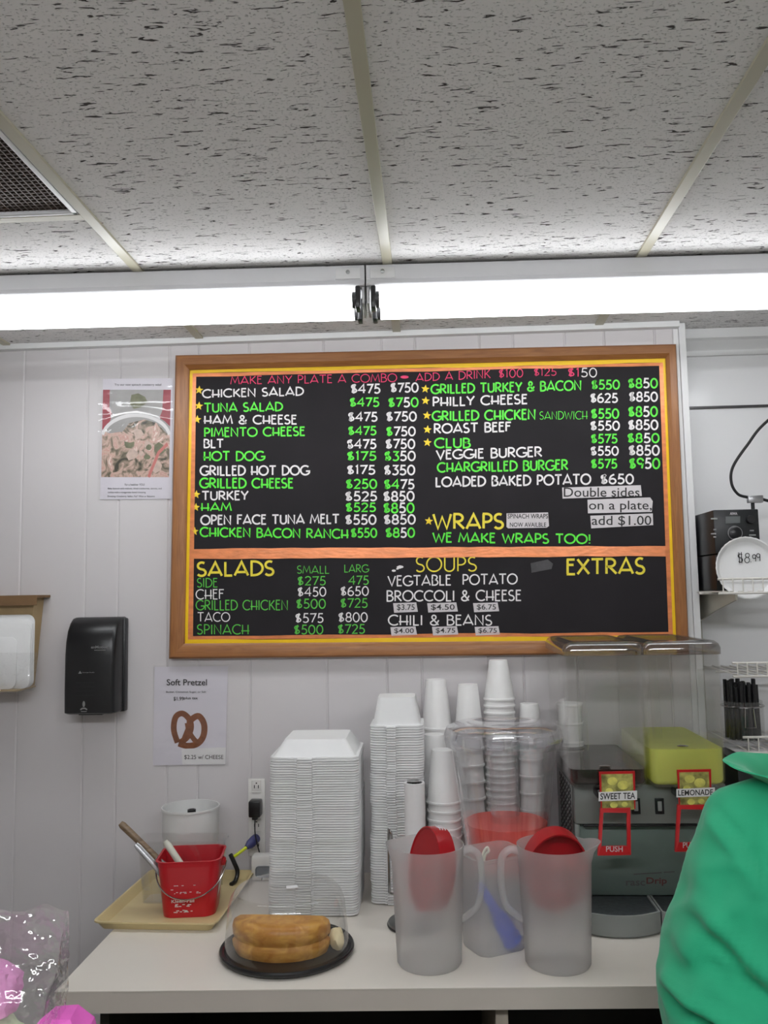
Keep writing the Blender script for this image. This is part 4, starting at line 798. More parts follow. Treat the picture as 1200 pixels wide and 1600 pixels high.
# ------------------------------------------------------------------ drink bowl with pink drink
yy = -.315; cc = PY(789, 1250, yy); Zz = lambda py, y=yy: PY(789, py, y).z-CT
rT = .5*(PY(882, 1150, yy).x-PY(697, 1150, yy).x); rB = .5*(PY(857, 1295, yy).x-PY(727, 1295, yy).x)
t = thing('drink_bowl', 'clear fluted drink bowl half full of pink drink behind the pitchers', 'drink dispenser', (cc.x, yy, CT+.0005))
zl, zb, zt0, zt1 = Zz(1283), Zz(1352), Zz(1158), Zz(1133); n_ = 96
def fl(r, z, am=0, ap=1.0): return [Vector((r*(1+am*(abs(math.cos(4*(2*PI*i/n_)+.4))**.6-.7))*math.cos(2*PI*i/n_), ap*r*(1+am*(abs(math.cos(4*(2*PI*i/n_)+.4))**.6-.7))*math.sin(2*PI*i/n_), z)) for i in range(n_)]
rad = lambda z: rB*.93+(rT*.90-rB*.93)*max(0, (z-zb)/(zt0-zb))**1.15
mb = MB(); hs = [0, .05, .15, .3, .45, .6, .75, .88, .95, 1]
out = [fl(rad(zb+(zt0-zb)*h_), zb+(zt0-zb)*h_, .05*math.sin(PI*min(1, h_*1.0))) for h_ in hs]; inn = [fl(rad(zb+(zt0-zb)*h_)-.004, max(zb+.004, zb+(zt0-zb)*h_), .05*math.sin(PI*h_)) for h_ in reversed(hs)]
mb.loft([fl(.01, zb)]+out+inn+[fl(.01, zb+.004)]); mb.build('bowl', 'clear_bowl', t, ang=70)
mb = MB(); mb.loft([fl(rT*.90, zt0-.012), fl(rT*.97, zt0-.010), fl(rT, zt0+.004, .03), fl(rT*1.0, zt0+.014, .035), fl(rT*.95, zt1-.004, .03), fl(rT*.84, zt1+.004, .02), fl(rT*.6, zt1+.007), fl(rT*.5, zt1-.004), fl(.03, zt1-.004), fl(.002, zt1-.003)], cap0=False); lidp = mb.build('lid', 'clear_lid', t, ang=40)
mb = MB()
for k in range(6):
    a_ = -PI/2+(k-2.5)*.42; M = Matrix.Translation((rT*.93*math.cos(a_), rT*.93*math.sin(a_), zt0+.012)) @ Matrix.Rotation(a_+PI/2, 4, 'Z'); mb.box(-.022, .022, -.006, .006, -.012, .014, .004, M=M)
mb.build('lid_clips', 'clear_lid', t)
mb = MB(); mb.lathe([(.040, zb+.006), (.038, Zz(1275)), (.036, Zz(1235)), (.0355, zt0), (.031, zt0), (.032, Zz(1235)), (.036, zb+.006)], 32, caps=(False, False)); mb.build('center_tube', 'clear_bowl', t)
mb = MB(); hs = [i/6 for i in range(7)]
mb.loft([fl(rad(zb+.0055+(zl-zb-.0055)*h_)-.006, zb+.0055+(zl-zb-.0055)*h_, .05*math.sin(PI*min(1, (zl-zb)/(zt0-zb)*h_))) for h_ in hs]); mb.build('pink_drink', 'pink_drink', t, ang=60)
mb = MB(); mb.lathe([(rB*.82, 0), (rB*.86, .004), (rB*.84, zb-.02), (rB*.72, zb-.001)], 40); mb.build('base', 'drip_gray', t)

# ------------------------------------------------------------------ two-tank juice machine
yb = -.42; X = lambda px, py=1100, y=yb: PY(px, py, y).x; ZZ = lambda py, px=950, y=yb: PY(px, py, y).z
b1 = (X(885.5), X(1009.5)); b2 = (X(1011), X(1132))
t = thing('drink_machine', 'grey two-tank refrigerated drink machine with red push levers', 'drink dispenser', ((b1[0]+b2[1])/2, -.3, CT+.0005))
xl = PY(897, 1240, -.36).x; xr_ = b2[1]+.012; zu, zm = ZZ(1226, 950, -.36), ZZ(1288, 950, -.36)
mb = MB(); mb.box(xl, xr_, -.36, -.06, zm, zu, .004); mb.build('upper_body', 'steel_gray', t, W=True)
mb = MB(); mb.box(xl+.004, xr_-.004, -.335, -.07, CT+.02, zm-.0005, .003); mb.build('splash_panel', 'splash_gray', t, W=True)
mb = MB(); mb.box(xl, xl+.012, -.352, -.065, CT+.02, zm-.0005, .002); mb.build('side_panel', 'steel_gray', t, W=True)
mb = MB(); mb.box(xl-.0035, xl-.0005, -.34, -.10, CT+.15, zu-.004, .001); vp = mb.build('vent_panel', 'steel', t, W=True)
mb = MB(); zz0, zz1 = ZZ(1330, 890, -.3), zu-.02; 
for i in range(12):
    for j in range(11):
        y = -.325+i*.016; z = zz0+(zz1-zz0)*j/10+(.006 if i % 2 else 0); mb.box(xl-.0046, xl-.0036, y-.0028, y+.0028, z-.0048, z+.0048)
o = mb.build('vent_holes', 'ink', None, smooth=False); o.parent = vp; o.location = -t.location
mb = MB(); mb.box(xl+.003, xr_-.003, -.36, -.07, CT+.003, CT+.0195, .003); mb.build('foot_plate', 'drip_gray', t, W=True)
mb = MB(); mb.box(xl+.02, xr_-.02, -.3605, -.336, zm-.006, zm-.001, .001); mb.build('drip_edge', 'black_plastic', t, W=True)
for i, (bx0, bx1, lq, mt, lab) in enumerate(((b1[0], b1[1], 1203, 'tea_drink', 'tank of dark tea'), (b2[0], b2[1], 1172, 'lemon_drink', 'tank of yellow-green lemonade'))):
    w2 = bx1-bx0; cx = (bx0+bx1)/2; yb1 = -.065; d2 = yb1-yb; cy = (yb+yb1)/2; zbot, ztop = ZZ(1233, cx and 950), ZZ(1022)
    def rl(z, k=0., fr=0.): return [Vector((x, y+(fr if y < cy else 0), z)) for x, y in rrect(w2-2*k, d2-2*k, .022-k if k < .015 else .01, 5, cx, cy)]
    mb = MB(); mb.loft([rl(zbot, .016), rl(zbot+.006, .006), rl(zbot+.018, .001), rl(ztop, 0), rl(ztop, .003), rl(zbot+.018, .004), rl(zbot+.0085, .010), rl(zbot+.005, .018)]); tk = mb.build('tank', 'hazy_tank', t, W=True, ang=40); tk['label'] = lab
    zl = ZZ(lq); mb = MB(); lv = [rl(zbot+.0065, .018), rl(zbot+.012, .009), rl(zbot+.019, .0055), rl(zl, .005)]; mb.loft(lv); o = mb.build('drink', mt, None, ang=40); o.parent = tk; o.location = -t.location
    zt_ = ZZ(1001)
    mb = MB(); mb.loft([rl(ztop-.004, -.004), rl(ztop+.012, -.004), rl(ztop+.022, .001), rl(ztop+.028, .010), rl(ztop+.03, .022), rl(ztop+.029, .03), rl(ztop+.020, .02)]); o = mb.build('lid', 'smoke_lid', t, W=True, ang=40)
    mb = MB(); mb.tube([(cx-.03, cy-.02, zbot+.012), (cx-.036, cy-.02, ztop+.0)], .012, 16); o = mb.build('spray_tube', 'hazy_tank', None); o.parent = tk; o.location = -t.location
    mb = MB(); M = Matrix.Translation((cx-.004, yb+.03, zl+.0015)); mb.lathe([(.010, 0), (.011, .002), (.008, .003)], 20, M=M, sx=1.3); o = mb.build('valve_cap', 'chrome', None); o.parent = tk; o.location = -t.location
    # lever, card and label
    if i == 0: e = dict(cx=962, card=(936, 992, 1206, 1264), lev=(934, 985, 1263, 1337), lab=(935.5, 995.5, 1237, 1252), tx='SWEET TEA', push=(947, 973, 1322, 1331))
    else: e = dict(cx=1085, card=(1058, 1111, 1203, 1259), lev=(1055, 1107, 1258, 1331), lab=(1057, 1117, 1232, 1246), tx='LEMONADE', push=(1067, 1092, 1316, 1325))
    y1 = yb-.004; x0, x1, a, b = e['lev']
    mb = MB(); Q = [PY(x0+4, a, y1-.006), PY(x1, a-1, y1-.006), PY(x1+1, b-1, y1-.022), PY(x0, b, y1-.022)]; C_ = sum(Q, Vector())/4; I_ = [C_+(q_-C_)*.78 for q_ in Q]; I_[2].z += .008; I_[3].z += .008
    I_[0].z -= -.002; bk = lambda P: [p_+Vector((0, .008, 0)) for p_ in P]
    mb.loft([Q, I_, bk(I_), bk(Q)], ring=True); lv = mb.build('push_lever', 'lever_red', t, W=True, smooth=False)
    mb = MB(); px0, px1, pa, pb = e['push']; font_box(mb, 'PUSH', pxbox(px0, px1, pa, pb, y1-.0235), bold=.01); o = mb.build('lettering', 'sticker', None, smooth=False); o.parent = lv; o.location = -t.location
    x0, x1, a, b = e['card']; mb = MB(); slab(mb, [(x0, a), (x1, a-1), (x1+1, b), (x0+3, b+1)], y1, y1-.004); cd_ = mb.build('flavor_card', 'lever_red', t, W=True, smooth=False)
    mb = MB(); slab(mb, [(x0+3.5, a+4), (x1-3.5, a+3), (x1-1, b+1), (x0+5, b+2)], y1-.004, y1-.005); 
    o = mb.build('lemon_picture', 'lemon_print', None, smooth=False); o.parent = cd_; o.location = -t.location
    mb = MB()
    for k, (fx, fy, fr) in enumerate(((.35, .2, 8), (.7, .32, 9), (.25, .5, 6), (.4, .92, 6), (.75, .9, 5))):
        ux, uy = x0+4+(x1-x0-8)*fx, a+4+(b-a-6)*fy; mb.add([PY(ux+fr*math.cos(k2*PI/8), uy+fr*.8*math.sin(k2*PI/8), y1-.0054-k*1e-4) for k2 in range(16)], [tuple(range(16))])
    o = mb.build('lemon_shapes', 'lemon_fruit', None, smooth=False); o.parent = cd_; o.location = -t.location
    x0, x1, a, b = e['lab']; mb = MB(); slab(mb, [(x0, a+1), (x1, a-1.5), (x1, b-2), (x0, b)], y1-.006, y1-.0075); lb = mb.build('flavor_label', 'paper', t, W=True, smooth=False)
    mb = MB(); font_box(mb, e['tx'], pxbox(x0+2.5, x1-3, a+2.5, b-2.5, y1-.0079, -.025), bold=.016); o = mb.build('lettering', 'ink', None, smooth=False); o.parent = lb; o.location = -t.location
    mb = MB(); mb.box(cx-.03, cx+.03, yb+.0, -.362, zbot-.024, zbot-.001, .004); mb.build('valve_block', 'black_plastic', t, W=True)
for px in (993, 1030):
    mb = MB(); a, b = PY(px-6, 1272, -.362), PY(px+7, 1247, -.362); mb.box(a.x, b.x, -.3635, -.3605, a.z, b.z, .001); sw = mb.build('switch', 'black_plastic', t, W=True)
    mb = MB(); mb.box(a.x+.006, b.x-.006, -.366, -.3637, a.z+.008, b.z-.007, .001); o = mb.build('rocker', 'drip_gray', None); o.parent = sw; o.location = -t.location
mb = MB(); font_box(mb, 'rasc', pxbox(978, 1008, 1376, 1384, -.3358), bold=.02); font_box(mb, 'Drip', pxbox(1010, 1042, 1371, 1384, -.3358), mi=1, bold=.02); mb.ribbon([(990, 1366), (1034, 1363.5)], .9, lambda x, y: PY(x, y, -.3358)); mb.ribbon([(1037, 1363), (1054, 1362)], .7, lambda x, y: PY(x, y, -.3358))
mb.build('worn_lettering', ['ink_soft', 'worn_red'], t, smooth=False, W=True)
xa = PY(905, 1440, -.42).x; xm = PY(1034.5, 1440, -.46).x
for x0, x1 in ((xa, xm-.0015), (xm+.0015, xm+.0015+(xm-xa))):
    cx = (x0+x1)/2; w2 = (x1-x0)/2
    def dl(k, z): return [Vector((cx-w2+k, -.345, z))]+[Vector((cx+(w2-k)*u, -.455-.030*(1-u*u)+k, z)) for u in [-1+i/6 for i in range(13)]]+[Vector((cx+w2-k, -.345, z))]
    ztr = CT+.052; mb = MB(); mb.loft([dl(.004, CT+.002), dl(0, CT+.008), dl(0, ztr), dl(.004, ztr), dl(.005, ztr-.006)]); dt = mb.build('drip_tray', 'drip_gray', t, W=True, ang=40)
    mb = MB(); mb.loft([dl(.006, ztr-.005), dl(.006, ztr-.002)]); o = mb.build('drip_grid', 'drip_grid', None, smooth=False); o.parent = dt; o.location = -t.location

# ------------------------------------------------------------------ recess: shelves, stereo, plate, jar
SZ = EYE-.012+.0
yf = -.235
sx0 = PY(1122, 915, yf).x; t = thing('wire_shelf', 'white wire shelf carrying the stereo in the right recess', 'shelf', (1.2, -.05, SZ))
def wire_shelf(t, sx0, sz, y0, y1, lip):
    mb = MB()
    for y, z in ((y0, sz), (y0, sz+lip), ((y0+y1)/2, sz), (y1, sz)): mb.tube([(sx0, y, z), (1.5, y, z)], .0032, 8)
    mb.build('frame_rods', 'wire_white', t, W=True)
    mb = MB(); k = 0
    while sx0+.012+k*.026 < 1.49:
        x = sx0+.012+k*.026; mb.tube([(x, y0-.003, sz+lip), (x, y0-.003, sz+.0045)], .0018, 6); k += 1
    mb.build('lip_wires', 'wire_white', t, W=True)
    mb = MB()
    for q_ in range(k): x = sx0+.012+q_*.026; mb.tube([(x, y0, sz+.0045), (x, y1, sz+.0045)], .0018, 6)
    mb.build('deck_wires', 'wire_white', t, W=True)
wire_shelf(t, sx0, SZ, yf, .10, .038)
mb = MB(); bx = .806
mb.loft([[Vector((x, y, z)) for y, z in ((.106, SZ-.004), (yf+.01, SZ-.004), (yf+.012, SZ-.018), (-.05, SZ-.05), (.106, SZ-.085))] for x in (bx, bx+.006)]); mb.build('bracket', 'bracket_beige', t, W=True, smooth=False)
mb = MB(); mb.box(.790, .816, .107, .1195, 1.0, 1.62, .001); st_ = mb.build('wall_standard', 'bracket_beige', t, W=True)
mb = MB()
for k in range(12): [mb.box(xx-.0025, xx+.0025, .1062, .1068, 1.05+.045*k, 1.07+.045*k) for xx in (.798, .808)]
o = mb.build('slots', 'ink', None); o.parent = st_; o.location = -t.location
yf2 = -.19; z2 = PY(1160, 1057, yf2).z; t2 = thing('wire_shelf', 'lower white wire shelf behind the lemonade tank', 'shelf', (1.2, -.05, z2)); wire_shelf(t2, .80, z2, yf2, .10, PY(1160, 1036, yf2).z-z2)
z3 = PY(1160, 1170, yf2-.05).z-.01
t3 = thing('wire_shelf', 'lowest white wire shelf holding the jar of black straws', 'shelf', (1.2, -.05, z3)); wire_shelf(t3, .80, z3, yf2-.05, .10, PY(1160, 1152, yf2-.05).z-z3)
# stereo
yr = -.155; a = PY(1107, 866, yr); b = PY(1185, 798, yr); x0, x1 = .783, b.x
zb = SZ+.0068; zmid = PY(1107, 866, yr).z; ztp = PY(1107, 797, yr).z
t = thing('stereo', 'black mini stereo on the wire shelf behind the foam plate', 'stereo', ((x0+x1)/2, -.03, zb))
mb = MB(); mb.box(x0, x1, yr, .09, zmid+.001, ztp, .003); mb.build('receiver', 'dark_plastic', t, W=True)
mb = MB(); mb.box(x0+.001, x1-.001, yr+.006, .088, zb, zmid-.001, .003); mb.build('speaker_unit', 'black_plastic', t, W=True)
def on(px, py, d=.0015): return PY(px, py, yr-d)
mb = MB(); slab(mb, [(1134, 807), (1156.5, 806.5), (1156.5, 817), (1134, 818)], yr-.0005, yr-.0015); mb.build('display', 'lcd', t, W=True, smooth=False)
mb = MB(); c_ = on(1148, 833); mb.tube([c_+Vector((.0185*math.cos(a_*PI/16), -.003, .0185*math.sin(a_*PI/16))) for a_ in range(32)], .0016, 6, closed=True); dl_ = mb.build('dial_ring', 'silver', t, W=True)
mb = MB(); mb.lathe([(.017, 0), (.017, .008), (.014, .010), (.0001, .010)], 24, M=Matrix.Translation(c_) @ Matrix.Rotation(PI/2, 4, 'X')); mb.build('dial', 'black_plastic', t, W=True)
mb = MB(); mb.lathe([(.012, 0), (.011, .012), (.0001, .012)], 20, M=Matrix.Translation(on(1172, 812, 0)) @ Matrix.Rotation(PI/2, 4, 'X')); mb.build('volume_knob', 'black_plastic', t, W=True)
for px, py, w2 in ((1116, 810.5, 5), (1117, 827.5, 2), (1115, 834, 4), (1117, 839, 2), (1175, 829, 3), (1176, 836, 5)):
    mb = MB(); slab(mb, [(px-w2, py-1), (px+w2, py-1.1), (px+w2, py+.9), (px-w2, py+1)], yr-.0005, yr-.003); mb.build('button', 'silver' if w2 < 5 else 'drip_gray', t, W=True, smooth=False)
mb = MB(); font_box(mb, 'AIWA', pxbox(1140.5, 1152, 800.5, 804.5, yr-.0006), bold=.02); mb.build('lettering', 'sticker', t, W=True, smooth=False)
# cable with splitter
yc = -.06; t = thing('antenna_cable', 'black cable with splitter looping down the glossy wall to the stereo', 'cable', tuple(PY(1180, 780, yc)))
mb = MB(); mb.tube(spline([PY(1290, 590, yc), PY(1200, 657, yc), PY(1168, 695, yc), PY(1145, 730, yc), PY(1143, 755, yc), PY(1153, 772, yc), PY(1168, 777, yc)], 8), .0042, 8); mb.build('cord', 'rubber_black', t, W=True)
mb = MB(); a, b = PY(1168, 786, yc), PY(1191, 774, yc); mb.box(a.x, b.x, yc-.008, yc+.008, a.z, b.z, .002); mb.build('splitter', 'silver', t, W=True)
mb = MB(); mb.tube(spline([PY(1190, 780, yc), PY(1215, 783, yc), PY(1260, 770, yc), PY(1300, 720, yc)], 6), .0042, 8); mb.build('cord', 'rubber_black', t, W=True)
mb = MB(); p = PY(1176, 786, yc); mb.tube([p, p+Vector((0, 0, -.022))], .005, 10); mb.build('plug', 'rubber_black', t, W=True)
# foam plate with price
ypl = -.205; c_ = PY(1167.5, 887, ypl); rp = .5*(PY(1167, 838, ypl).z-PY(1167, 936, ypl).z)
t = thing('price_plate', 'white foam plate with handwritten price leaning on the wire shelf lip', 'plate', (c_.x, ypl, c_.z)); M = Matrix.Rotation(PI/2-.06, 4, 'X')
mb = MB(); n_ = 72; lp = lambda r, z, wv=0: [M @ Vector(((r+wv*(i % 2))*math.cos(2*PI*i/n_), (r+wv*(i % 2))*math.sin(2*PI*i/n_), z)) for i in range(n_)]
mb.loft([lp(.004, -.010), lp(rp*.86, -.010), lp(rp*.97, 0), lp(rp, .002, -.0008), lp(rp, .004, -.0008), lp(rp*.955, .0035), lp(rp*.88, -.006), lp(rp*.84, -.0085), lp(.004, -.0085)]); mb.build('disc', 'foam', t)
mb = MB(); hp = lambda px, py: Vector((PY(px, py, ypl).x-c_.x, -.0012+.0085-.0015, PY(px, py, ypl).z-c_.z))
for st_ in ([tuple(A_(1158, 868.5, 3.6, 3, -40, -230, 6))+tuple(A_(1158, 875, 3.6, 3.4, -70, 140, 7))][0:1] + [[(1155.5, 863), (1157, 880)], [(1159.5, 862.5), (1160.5, 880)], A_(1169, 867.5, 3.2, 3.2, 0, 360, 12), A_(1168.6, 875, 3.9, 4.3, 0, 360, 12), A_(1179.5, 869.5, 2.6, 3.2, 0, 360, 10), [(1182, 867), (1182, 877)], A_(1186, 868, 2.6, 3.2, 0, 360, 10), [(1188.6, 866), (1188.8, 876.5)], [(1174, 877.5), (1174.8, 878.2)]]): mb.ribbon(list(st_), .62, lambda x, y: hp(x, y))
mb.build('lettering', 'ink', t, smooth=False)
# jar of straws
yj = -.13; cj = PY(1164, 1180, yj); rj = .5*(PY(1195, 1120, yj).x-PY(1131, 1120, yj).x); zj0 = z3+.0068; zj1 = PY(1164, 1066, yj).z
t = thing('clip_jar', 'clear clip-top jar full of black straws on the lowest wire shelf', 'jar', (cj.x, yj, zj0)); hj = zj1-zj0
mb = MB(); mb.lathe([(rj*.9, 0), (rj, .008), (rj, hj*.62), (rj*.96, hj*.66), (rj*.96, hj*.7), (rj*.93, hj*.7), (rj*.93, hj*.64), (rj*.96, hj*.6), (rj*.96, .012), (.001, .008)], 40); mb.build('glass', 'clear_plastic', t)
mb = MB(); mb.tube([(rj*1.01*math.cos(a_*PI/20), rj*1.01*math.sin(a_*PI/20), hj*.62) for a_ in range(40)], .0022, 6, closed=True); mb.tube([(-.012, -rj*1.04, hj*.6), (.010, -rj*1.04, hj*.6), (.013, -rj*1.06, hj*.3), (-.015, -rj*1.06, hj*.3)], .0017, 6, closed=True); mb.build('wire_clip', 'chrome', t)
sm = None; random.seed(21)
for k in range(34):
    a_ = k*2.399; r_ = rj*.82*math.sqrt((k+.5)/34); 
    if sm is None:
        mb = MB(); mb.lathe([(.0052, 0), (.0052, hj*.92), (.0044, hj*.92), (.0044, .002)], 10, ring=True); sm = mb.build('drinking_straw', 'straw_black', None); o = sm
    else: o = sm.copy(); COL.objects.link(o)
    o.location = (cj.x+r_*math.cos(a_), yj+r_*math.sin(a_), zj0+.0125); o.scale = (1, 1, random.uniform(.93, 1.06)); o.rotation_euler = (random.uniform(-.012, .012), random.uniform(-.012, .012), 0)
    tag(o, 'black straw standing in the clear clip-top jar', 'straw', 'straws in the clip-top jar')
# white sheet lying behind the machine, on a dark box
a = PY(1153, 1178, -.22); mb = MB(); mb.box(a.x-.03, 1.25, -.30, -.10, CT+.0005, a.z-.003, .004); solo(mb, 'storage_box', 'dark_plastic', 'dark box at the right wall behind the drink machine', 'box')
mb = MB(); loops = [[Vector((a.x+.002+.24*i/8, -.29+.17*j/5, a.z-.002+.004*abs(noise.noise((i*.7, j*.7, 0)))+.003)) for i in range(9)] for j in range(6)]; mb.loft(loops, False, False, closed=False)
lw = [[v+Vector((0, 0, -.0015)) for v in r_] for r_ in loops]; mb.loft(lw, False, False, closed=False); solo(mb, 'paper_sheet', 'paper', 'white paper lying on the dark box behind the person', 'paper')

# ------------------------------------------------------------------ person in green shirt
def skinned(name, V, E_, R, mt, parent, sub=2, root=0, post=None):
    me = bpy.data.meshes.new(name); me.from_pydata([tuple(v) for v in V], E_, []); o = bpy.data.objects.new(name, me); COL.objects.link(o)
    sk = o.modifiers.new('skin', 'SKIN'); sk.use_smooth_shade = True; s2 = o.modifiers.new('sub', 'SUBSURF'); s2.levels = s2.render_levels = sub
    for i, r in enumerate(R): me.skin_vertices[0].data[i].radius = (r, r) if not isinstance(r, tuple) else r
    me.skin_vertices[0].data[root].use_root = True
    dg = bpy.context.evaluated_depsgraph_get(); dg.update(); nm = bpy.data.meshes.new_from_object(o.evaluated_get(dg)); o.modifiers.clear(); bpy.data.objects.remove(o)
    if post:
        for v in nm.vertices: v.co = post(v.co.copy())
    for p_ in nm.polygons: p_.use_smooth = True
    nm.materials.clear(); nm.materials.append(MT[mt]); nm.name = name
    o = bpy.data.objects.new(name, nm); COL.objects.link(o); o.parent = parent; o.location = -parent.location
    return o
yS = -.98
sh = PY(1165, 1305, yS); elb = PY(1120, 1500, yS-.05); nk = PY(1292, 1235, yS+.02)
body = thing('person', 'person in a loose green shirt with back turned at the right end of the counter', 'person', (nk.x, -1.18, 0))
cxp = nk.x+.01; pel = Vector((cxp+.02, -1.20, .84)); wst = Vector((cxp+.015, -1.15, .98)); chs = Vector((cxp, -1.05, 1.15)); nkb = Vector((cxp, -.985, 1.30)); nkt = Vector((cxp+.035, -.93, 1.375)); hd = Vector((cxp+.07, -.88, 1.465)); hdt = Vector((cxp+.085, -.88, 1.54))
shR = Vector((2*cxp-sh.x, sh.y, sh.z+.01)); elR = Vector((2*cxp-elb.x, elb.y, elb.z)); wrL = elb+Vector((.14, .22, -.02)); wrR = elR+Vector((-.10, .24, 0.0))
V = [pel, wst, chs, nkb, nkt, hd, hdt, sh, elb, wrL, shR, elR, wrR]; E_ = [(0, 1), (1, 2), (2, 3), (3, 4), (4, 5), (5, 6), (3, 7), (7, 8), (8, 9), (3, 10), (10, 11), (11, 12)]
R_ = [(.14, .10), (.12, .09), (.14, .10), (.075, .07), (.05, .05), (.078, .085), (.06, .07), .055, .042, .027, .055, .042, .027]
for s, wv in ((-1, 9), (1, 12)):
    hp_ = len(V); V += [pel+Vector((s*.09, .01, -.06)), pel+Vector((s*.10, .05, -.42)), pel+Vector((s*.10, .0, -.775)), pel+Vector((s*.11, .13, -.80))]; E_ += [(0, hp_), (hp_, hp_+1), (hp_+1, hp_+2), (hp_+2, hp_+3)]; R_ += [.095, .06, .042, .035]
    h0 = len(V); wr = V[wv]; fd = Vector((-.10 if s > 0 else .10, .75, -.05)).normalized(); sd = Vector((0, 0, 1)).cross(fd).normalized()
    V.append(wr+fd*.055); E_.append((wv, h0)); R_.append((.034, .016))
    for f_ in range(4):
        off = (f_-1.5)*.019; ln = (.068, .078, .074, .058)[f_]; i0 = len(V)
        V += [wr+fd*.09+sd*off, wr+fd*(.09+ln*.5)+sd*off*1.1+Vector((0, 0, -.008)), wr+fd*(.09+ln)+sd*off*1.15+Vector((0, 0, -.026))]; E_ += [(h0, i0), (i0, i0+1), (i0+1, i0+2)]; R_ += [.0095, .0085, .0075]
    i0 = len(V); V += [wr+fd*.04-sd*.038*s, wr+fd*.075-sd*.055*s+Vector((0, 0, -.012))]; E_ += [(h0, i0), (i0, i0+1)]; R_ += [.011, .009]
skinned('body', V, E_, R_, 'skin', body, 2)
# face parts and hair
fc = hd+Vector((0, .085, 0))
bm = bmesh.new(); bmesh.ops.create_uvsphere(bm, u_segments=24, v_segments=16, radius=1)
mb = MB()
for v in bm.verts: v.co = Vector((v.co.x*.087, v.co.y*.104, v.co.z*.115))
bm.verts.index_update(); fcs = [f for f in bm.faces if f.calc_center_median().y < .035 or f.calc_center_median().z > .055]
mb.add([v.co+hd+Vector((0, -.005, .03)) for v in bm.verts], [[v.index for v in f.verts] for f in fcs]); bm.free(); mb.build('hair', 'hair_brown', body, W=True, ang=80)
mb = MB(); mb.tube([fc+Vector((0, -.012, .03)), fc+Vector((0, .012, -.005)), fc+Vector((0, -.004, -.016))], [.007, .013, .009], 10); mb.build('nose', 'skin', body, W=True)
for s in (-1, 1):
    mb = MB(); mb.lathe([(.0001, -.009), (.008, -.006), (.010, 0), (.008, .006), (.0001, .009)], 12, tuple(fc+Vector((s*.032, -.012, .028)))); mb.build('eye', 'eye_dark', body, W=True)
    mb = MB(); mb.tube([hd+Vector((s*.082, .01, .03)), hd+Vector((s*.09, .0, .01)), hd+Vector((s*.082, .006, -.025))], [.010, .014, .008], 10, sq=.5); mb.build('ear', 'skin', body, W=True)
mb = MB(); mb.tube([fc+Vector((-.022, -.016, -.04)), fc+Vector((0, -.004, -.042)), fc+Vector((.022, -.016, -.04))], [.003, .006, .003], 8); mb.build('mouth', 'lip_rose', body, W=True)
